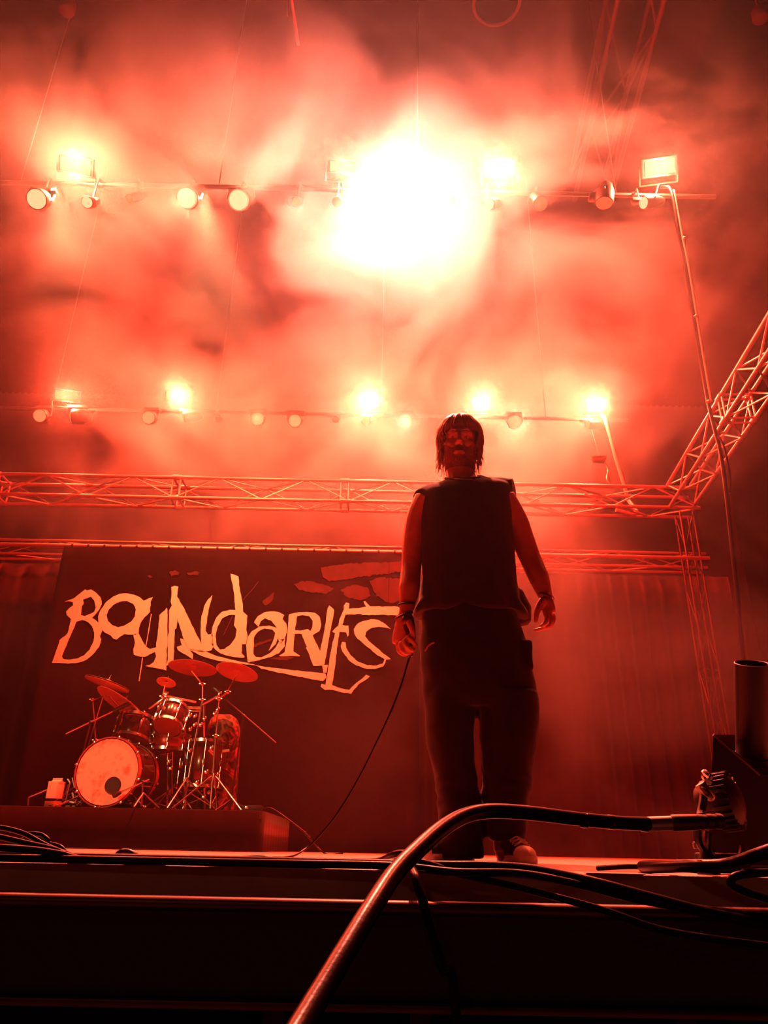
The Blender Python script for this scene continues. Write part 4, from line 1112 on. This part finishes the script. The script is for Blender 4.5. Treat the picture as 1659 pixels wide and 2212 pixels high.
for k in range(3):
    b.tube([c + Vector((.021 * math.cos(a), .012 * k, .004 + (.017 - .0015 * k) * math.sin(a))) for a in [math.pi * i / 12 for i in range(13)]], .0042, 7)
tag(b.build('cable_coil', M['rubber']), 'small coil of cable standing on the bright deck left of centre', 'cable')
b = MB(); b.box(edge(1325, 1.455, .0008), (.10, .035, .0016), Matrix.Rotation(R(-6), 3, 'Z')); tag(b.build('tape_strip', mat('pale tape', (.7, .45, .36), .5)), 'strip of pale tape on the deck edge under the rising cable', 'tape')
b = MB(); b.box(edge(893, 1.395, .0008), (.05, .02, .0016)); tag(b.build('tape_strip', mat('pale tape b', (.7, .45, .36), .5)), 'small piece of pale tape on the deck edge beside the multicore', 'tape')

# ------------------------------------------------------------------ gear at the right edge of the stage
cab = empty('floor_monitor', edge(1600, 1.95, 0), 'dark wedge speaker cabinet at the right edge of the stage', 'speaker')
def prism(poly, Y0, Y1, name, m, parent, bev=0):
    b = MB(); f = [at(x, y, Y0) for x, y in poly]
    for p in f: p.z = max(p.z, .002)
    k = Vector((0.43 * (Y1 - Y0), Y1 - Y0, 0))
    a = [b.bm.verts.new(p) for p in f]; c = [b.bm.verts.new(p + k) for p in f]
    b.bm.faces.new(a); b.bm.faces.new(list(reversed(c)))
    n = len(f)
    for i in range(n): b.bm.faces.new((a[i], a[(i + 1) % n], c[(i + 1) % n], c[i]))
    return b.build(name, m, parent, smooth=False)
prism([(1541, 1588), (1640, 1674), (1760, 1674), (1760, 1868), (1528, 1868)], 1.80, 2.02, 'cabinet', M['black'], cab)
prism([(1549, 1587), (1770, 1590), (1770, 1860), (1549, 1860)], 2.04, 2.2, 'rear_body', mat('reddish dark paint', (0.06, 0.012, 0.01), 0.6), cab)  # redder and lighter than the black of the cabinet
b = MB(); b.tube([at(1541, 1587, 1.80), at(1641, 1674, 1.80)], .004, 8); b.build('edge_trim', M['steel'], cab)
b = MB(); b.box(at(1650, 1650, 1.95), (.10, .10, .012), bev=.003); b.build('top_plate', M['steel'], cab)
# black tube cannon standing on it
tb = empty('tube_cannon', at(1628, 1642, 1.93), 'black open tube standing on the speaker cabinet at the right edge', 'tube')
ta = Vector(tb.location); td = (at(1624, 1433, 1.83) - ta)
mt = axis_m(ta, td); tl_ = td.length
b = MB(); b.lathe([(.0405, 0), (.0405, tl_), (.0385, tl_ + .001), (.0365, tl_), (.0365, tl_ * .3), (0, tl_ * .3)], mt, 32, cap=False); b.build('barrel', M['black'], tb)
b = MB(); b.lathe([(.046, -.004), (.046, .012), (.041, .014)], mt, 32); b.build('base_ring', M['steel'], tb)
# black spot lamp with a finned back, clamp and yoke
sp = empty('floor_lamp', edge(1560, 1.6, 0), 'black finned stage lamp with a hook clamp lying by the connector', 'stage lamp')
lc = at(1566, 1732, 1.62)
ml = axis_m(lc, (.75, -.62, .12))
b = MB(); b.lathe([(.034, -.05), (.046, -.035), (.050, .0), (.047, .02), (.030, .030), (0, .031)], ml, 28); b.build('body', M['black'], sp)
for i in range(26):
    a = 2 * math.pi * i / 26
    b = MB(); b.box(ml @ Vector((.049 * math.cos(a), .049 * math.sin(a), .004)), (.016, .0022, .034), ml.to_3x3() @ Matrix.Rotation(a, 3, 'Z'), bev=.0008); b.build('fin', M['black'], sp)
b = MB(); b.tube(spline([at(1536, 1690, 1.56), at(1524, 1682, 1.56), at(1521, 1669, 1.56), at(1531, 1676, 1.55), at(1537, 1680, 1.55)], 6), .0065, 8); b.build('hook', M['chrome'], sp)
b = MB(); b.tube([at(1512, 1693, 1.56), at(1518, 1702, 1.56), at(1528, 1714, 1.56), at(1536, 1722, 1.57)], [.010, .012, .011, .009], 12); b.build('clamp_sleeve', M['alu'], sp)
for i in range(2):
    p = at(1524 + 5 * i, 1709 + 6 * i, 1.55); b = MB(); b.ball(p, .012, (1, .8, .35), Matrix.Rotation(R(40), 3, 'Y'), u=12, v=8); b.build('knurl_ring', M['black'], sp)
b = MB(); b.tube(spline([at(1522, 1700, 1.57), at(1519, 1730, 1.56), at(1514, 1760, 1.55), at(1514, 1780, 1.5)], 5), .008, 8); b.build('arm', M['black'], sp)
yc = at(1566, 1820, 1.62)
b = MB(); b.tube([yc + Vector((.034 * math.cos(a), .01 * math.sin(a), .036 * math.sin(a))) for a in [R(150 + 200 * i / 20) for i in range(21)]], .0075, 8); b.build('yoke', M['steel'], sp)
b = MB(); b.tube([at(1535, 1800, 1.5), at(1532, 1840, 1.5), edge(1530, 1.5, .03)], [.006, .006, .007], 8); b.lathe([(.020, 0.001), (.020, .008), (.014, .03), (.010, .04)], Matrix.Translation(edge(1529, 1.5, 0)), 14); b.build('foot_pole', M['black'], sp)
b = MB(); b.box(edge(1562, 1.62, .02), (.085, .07, .036), bev=.005); b.build('base', M['black'], sp)
b = MB(); b.tube(spline([at(1508, 1782, 1.48), at(1508, 1812, 1.5), at(1525, 1840, 1.52), at(1560, 1860, 1.5), edge(1600, 1.48, .009)], 6), .0075, 8); b.build('tail_cable', M['rubber'], sp)
b = MB(); b.tube(spline([at(1470, 1783, 1.45), at(1490, 1768, 1.38), at(1525, 1758, 1.40), at(1548, 1757, 1.48)], 6), .0035, 7); b.build('safety_cord', M['rubber'], sp)
b = MB(); b.box(at(1503, 1826, 1.55), (.010, .008, .012), bev=.002); b.build('latch', M['alu'], sp)
pb_ = empty('power_box', edge(1492, 1.75, 0), 'small low power box with two slots on the deck left of the finned lamp', 'power box')
b = MB(); b.box(edge(1492, 1.76, .013), (.048, .05, .024), bev=.003); b.build('case', M['steel'], pb_)
for sx, sz, w in ((-.011, .019, .017), (.013, .019, .015), (.0, .008, .034)):
    b = MB(); b.box(edge(1492, 1.733, 0) + Vector((sx, 0, sz)), (w, .006, .005), bev=.001); b.build('slot', M['alu'], pb_)

# ------------------------------------------------------------------ hanging cables, small rigging
hc = [at(1450, 412, UY)] + [at(x, y, UY) for x, y in ((1466, 500), (1482, 580), (1500, 690), (1516, 790), (1530, 870), (1545, 932), (1556, 975), (1568, 1060), (1580, 1170), (1592, 1280), (1606, 1420))]
hc += [Vector((hc[-1].x, UY, .4)), Vector((hc[-1].x + .03, UY - .05, .012)), Vector((hc[-1].x + .5, UY - .1, .012))]
hr = empty('hanging_cable', hc[0], 'long bundled cable hanging past the side truss from the nearer lamp row', 'cable')
b = MB(); b.tube(spline([Vector((hc[0].x - .05, UY + .1, ubar_z))] + hc, 6), .018, 8); b.build('bundle', M['rubber'], hr)
b = MB(); b.tube([p + Vector((.022, -.012, 0)) for p in spline(hc[:6], 6)], .012, 8); b.build('strand', mat('pale cable', (.45, .2, .14), .5), hr)
b = MB(); b.tube(spline([at(1546, 936, UY), at(1562, 960, UY - .05), at(1572, 1000, UY - .05), at(1578, 1040, UY - .03), at(1576, 1065, UY)], 6), .011, 7); b.build('slack_loop', M['rubber'], hr)
for px, py in ((1478, 515), (1503, 684), (1530, 868)):
    b = MB(); b.ball(at(px, py, UY - .01), .026, (1, 1, .7), u=10, v=6); b.build('tie', M['alu'], hr)
h2 = [at(1306, 905, LY), at(1318, 945, LY), at(1330, 990, LY), at(1344, 1035, LY), at(1352, 1062, LY), at(1356, 1078, LY)]
h2 = [Vector((h2[0].x, LY + .1, lbar_z))] + h2 + [Vector((h2[-1].x, TY + .15, zt - .10)), Vector((h2[-1].x - .3, TY + .05, zt - .105))]
b = MB(); b.tube(spline(h2, 6), .026, 8); tag(b.build('hanging_cable', mat('pale cable sleeve', (.5, .26, .2), .5)), 'pale cable sleeve hanging from the farther lamp row onto the upper truss', 'cable')
sf = empty('strobe_fixture', at(1294, 994, LY - .2), 'small flat fixture hanging on a wire above the upper truss on the right', 'stage lamp')
p = at(1294, 994, LY - .2)
b = MB(); b.box(p, (.17, .08, .06), bev=.008); b.build('body', M['steel'], sf)
b = MB(); b.box(p + Vector((0, -.01, .038)), (.19, .09, .012), bev=.003); b.build('lid', M['alu'], sf)
b = MB(); b.bar(p + Vector((0.01, 0, .04)), Vector((p.x - .0, LY + .08, lbar_z - .03)), .006, 6); b.build('wire', M['steel'], sf)
b = MB(); b.tube(spline([p + Vector((.08, 0, -.03)), p + Vector((.11, 0, -.15)), p + Vector((.08, 0, -.28)), p + Vector((.11, 0, -.36))], 6), .012, 6); b.build('cable_tail', M['alu'], sf)
# roof girders and a round duct under the roof
GZ = 9.6
def roof_line(px, py): return onz(px, py, GZ)
ga, gb = roof_line(1378, 0), roof_line(1345, 180)
gd = (Vector((.1, 1, 0))).normalized()
gm = roof_line(1368, 60)
box_truss('lattice girder under the roof at the upper right', Vector((gm.x - .35, 2.0, GZ)), Vector((gm.x + .1, 8.6, GZ)), .55, .6, r=.032, rb=.014, bay=1.3, m=M['dull'])
gl = roof_line(604, 20)
b = MB(); b.bar(Vector((gl.x - .1, 2.5, GZ + .7)), Vector((gl.x + .1, 6.9, GZ + .7)), .02, 8)
for yy in (3.5, 6.5): b.bar(Vector((gl.x, yy, GZ + .7)), Vector((gl.x, yy, ROOF_Z - .03)), .012, 6)
tag(b.build('roof_pipe', M['steel']), 'thin pipe under the roof at the top, left of centre', 'pipe')
dz = at(1073, 5, 5.6)
b = MB()
du = empty('roof_vent', dz, 'round roof vent ring seen from below at the top edge', 'vent')
b.tube([dz + Vector((.27 * math.cos(a), .27 * math.sin(a), 0)) for a in [2 * math.pi * i / 36 for i in range(37)]], .02, 8, cap=False); b.build('ring', M['dull'], du)
b = MB(); b.lathe([(.26, .01), (.26, .03), (0, .03)], Matrix.Translation(dz), 32, cap=False); b.build('plate', M['dark_drape'], du)
b = MB(); b.lathe([(.05, .031), (.05, .06), (.014, .07), (.014, ROOF_Z - .055 - dz.z)], Matrix.Translation(dz), 12); b.build('hanger', M['black'], du)
for px, py, lab in ((146, 14, 'small dim fixture under the roof in the upper left corner'), (1641, 30, 'small dim fixture under the roof in the upper right corner')):
    p = at(px, py, 5.9); r = empty('roof_lamp', p, lab, 'stage lamp')
    b = MB(); b.lathe([(.05, .12), (.09, .06), (.10, -.06), (.085, -.10), (.02, -.11)], Matrix.Translation(p), 16); b.build('body', M['dull'], r)
    b = MB(); b.bar(p + Vector((0, 0, .10)), Vector((p.x, p.y, ROOF_Z - .03)), .01, 6); b.build('rod', M['steel'], r)
# fallen puff and monitor light come from the lamps at the top

# ------------------------------------------------------------------ haze
def haze():
    b = MB(); b.box((0, 9.0, 5.2), (21.6, 15.6, 11.4))
    o = b.build('haze', None, smooth=False)
    m = bpy.data.materials.new('stage haze'); m.use_nodes = True
    nt = m.node_tree; nt.nodes.clear()
    N, Lk = nt.nodes.new, nt.links.new
    out = N('ShaderNodeOutputMaterial')
    tc = N('ShaderNodeTexCoord')
    sep = N('ShaderNodeSeparateXYZ'); Lk(tc.outputs['Object'], sep.inputs[0])
    def math_(op, a, b_=None, c=None):
        n = N('ShaderNodeMath'); n.operation = op
        for i, v in enumerate((a, b_, c)):
            if v is None: continue
            if isinstance(v, (int, float)): n.inputs[i].default_value = v
            else: Lk(v, n.inputs[i])
        return n.outputs[0]
    def ramp(v, a, b_, c=0.0, d=1.0):
        n = N('ShaderNodeMapRange'); n.interpolation_type = 'SMOOTHSTEP'
        Lk(v, n.inputs[0])
        for i, x in zip((1, 2, 3, 4), (a, b_, c, d)): n.inputs[i].default_value = x
        return n.outputs[0]
    mp = N('ShaderNodeMapping'); Lk(tc.outputs['Object'], mp.inputs[0]); mp.inputs['Scale'].default_value = (1, 1, 1.15); mp.inputs['Location'].default_value = HAZE_OFF
    ns = N('ShaderNodeTexNoise'); Lk(mp.outputs[0], ns.inputs['Vector'])
    ns.inputs['Scale'].default_value = 0.5; ns.inputs['Detail'].default_value = 4.0; ns.inputs['Roughness'].default_value = 0.6; ns.inputs['Distortion'].default_value = 1.0
    cloud = ramp(ns.outputs['Fac'], 0.45, 0.60, HAZE_LO, HAZE_HI)
    ym = ramp(sep.outputs['Y'], 4.2, 6.2)
    slope = math_('MULTIPLY', math_('SUBTRACT', 9.0, sep.outputs['Y']), 0.70)
    low = ramp(math_('SUBTRACT', sep.outputs['Z'], math_('MAXIMUM', slope, 0.0)), 2.6, 4.9, 0.0, 1.0)
    low = math_('MAXIMUM', low, ramp(sep.outputs['X'], -1.2, 1.6, 0.02, HAZE_FLOOR))
    gap = math_('MAXIMUM', ramp(sep.outputs['Y'], 6.4, 7.2, 1.0, 0.06), ramp(sep.outputs['Y'], 8.1, 8.9, 0.06, 1.0))
    low = math_('MULTIPLY', low, gap)
    top = ramp(sep.outputs['Z'], 6.6, 8.3, 1.0, 0.03)
    xr = math_('MULTIPLY', ramp(sep.outputs['X'], 2.5, 4.1, 1.0, 0.04), ramp(sep.outputs['X'], -5.2, -3.4, 0.05, 1.0))
    dens = math_('MULTIPLY', math_('MULTIPLY', cloud, ym), math_('MULTIPLY', low, top))
    dens = math_('MULTIPLY', dens, xr)
    dens = math_('ADD', dens, 0.0015 / HAZE_D)
    sc = N('ShaderNodeVolumeScatter'); sc.inputs['Color'].default_value = (1, 1, 1, 1); sc.inputs['Anisotropy'].default_value = HAZE_G
    Lk(math_('MULTIPLY', dens, HAZE_D), sc.inputs['Density'])
    ab = N('ShaderNodeVolumeAbsorption'); ab.inputs['Color'].default_value = (1, 0.26, 0.07, 1)  # added red dye, so the lamps' light reddens with distance
    ab.inputs['Density'].default_value = HAZE_A
    ad = N('ShaderNodeAddShader'); Lk(sc.outputs[0], ad.inputs[0]); Lk(ab.outputs[0], ad.inputs[1])
    Lk(ad.outputs[0], out.inputs['Volume'])
    m.cycles.volume_step_rate = HAZE_STEP
    o.data.materials.clear(); o.data.materials.append(m)
    tag(o, 'red dyed stage haze drifting around the lamps', 'haze', kind='stuff')
    o.location = (0, 0, 0)
HAZE_D, HAZE_A, HAZE_G, HAZE_LO, HAZE_HI, HAZE_FLOOR, HAZE_OFF, HAZE_STEP = 0.30, 0.45, 0.7, 0.03, 2.4, 0.14, (1.3, 0.4, 2.2), 4.0
haze()
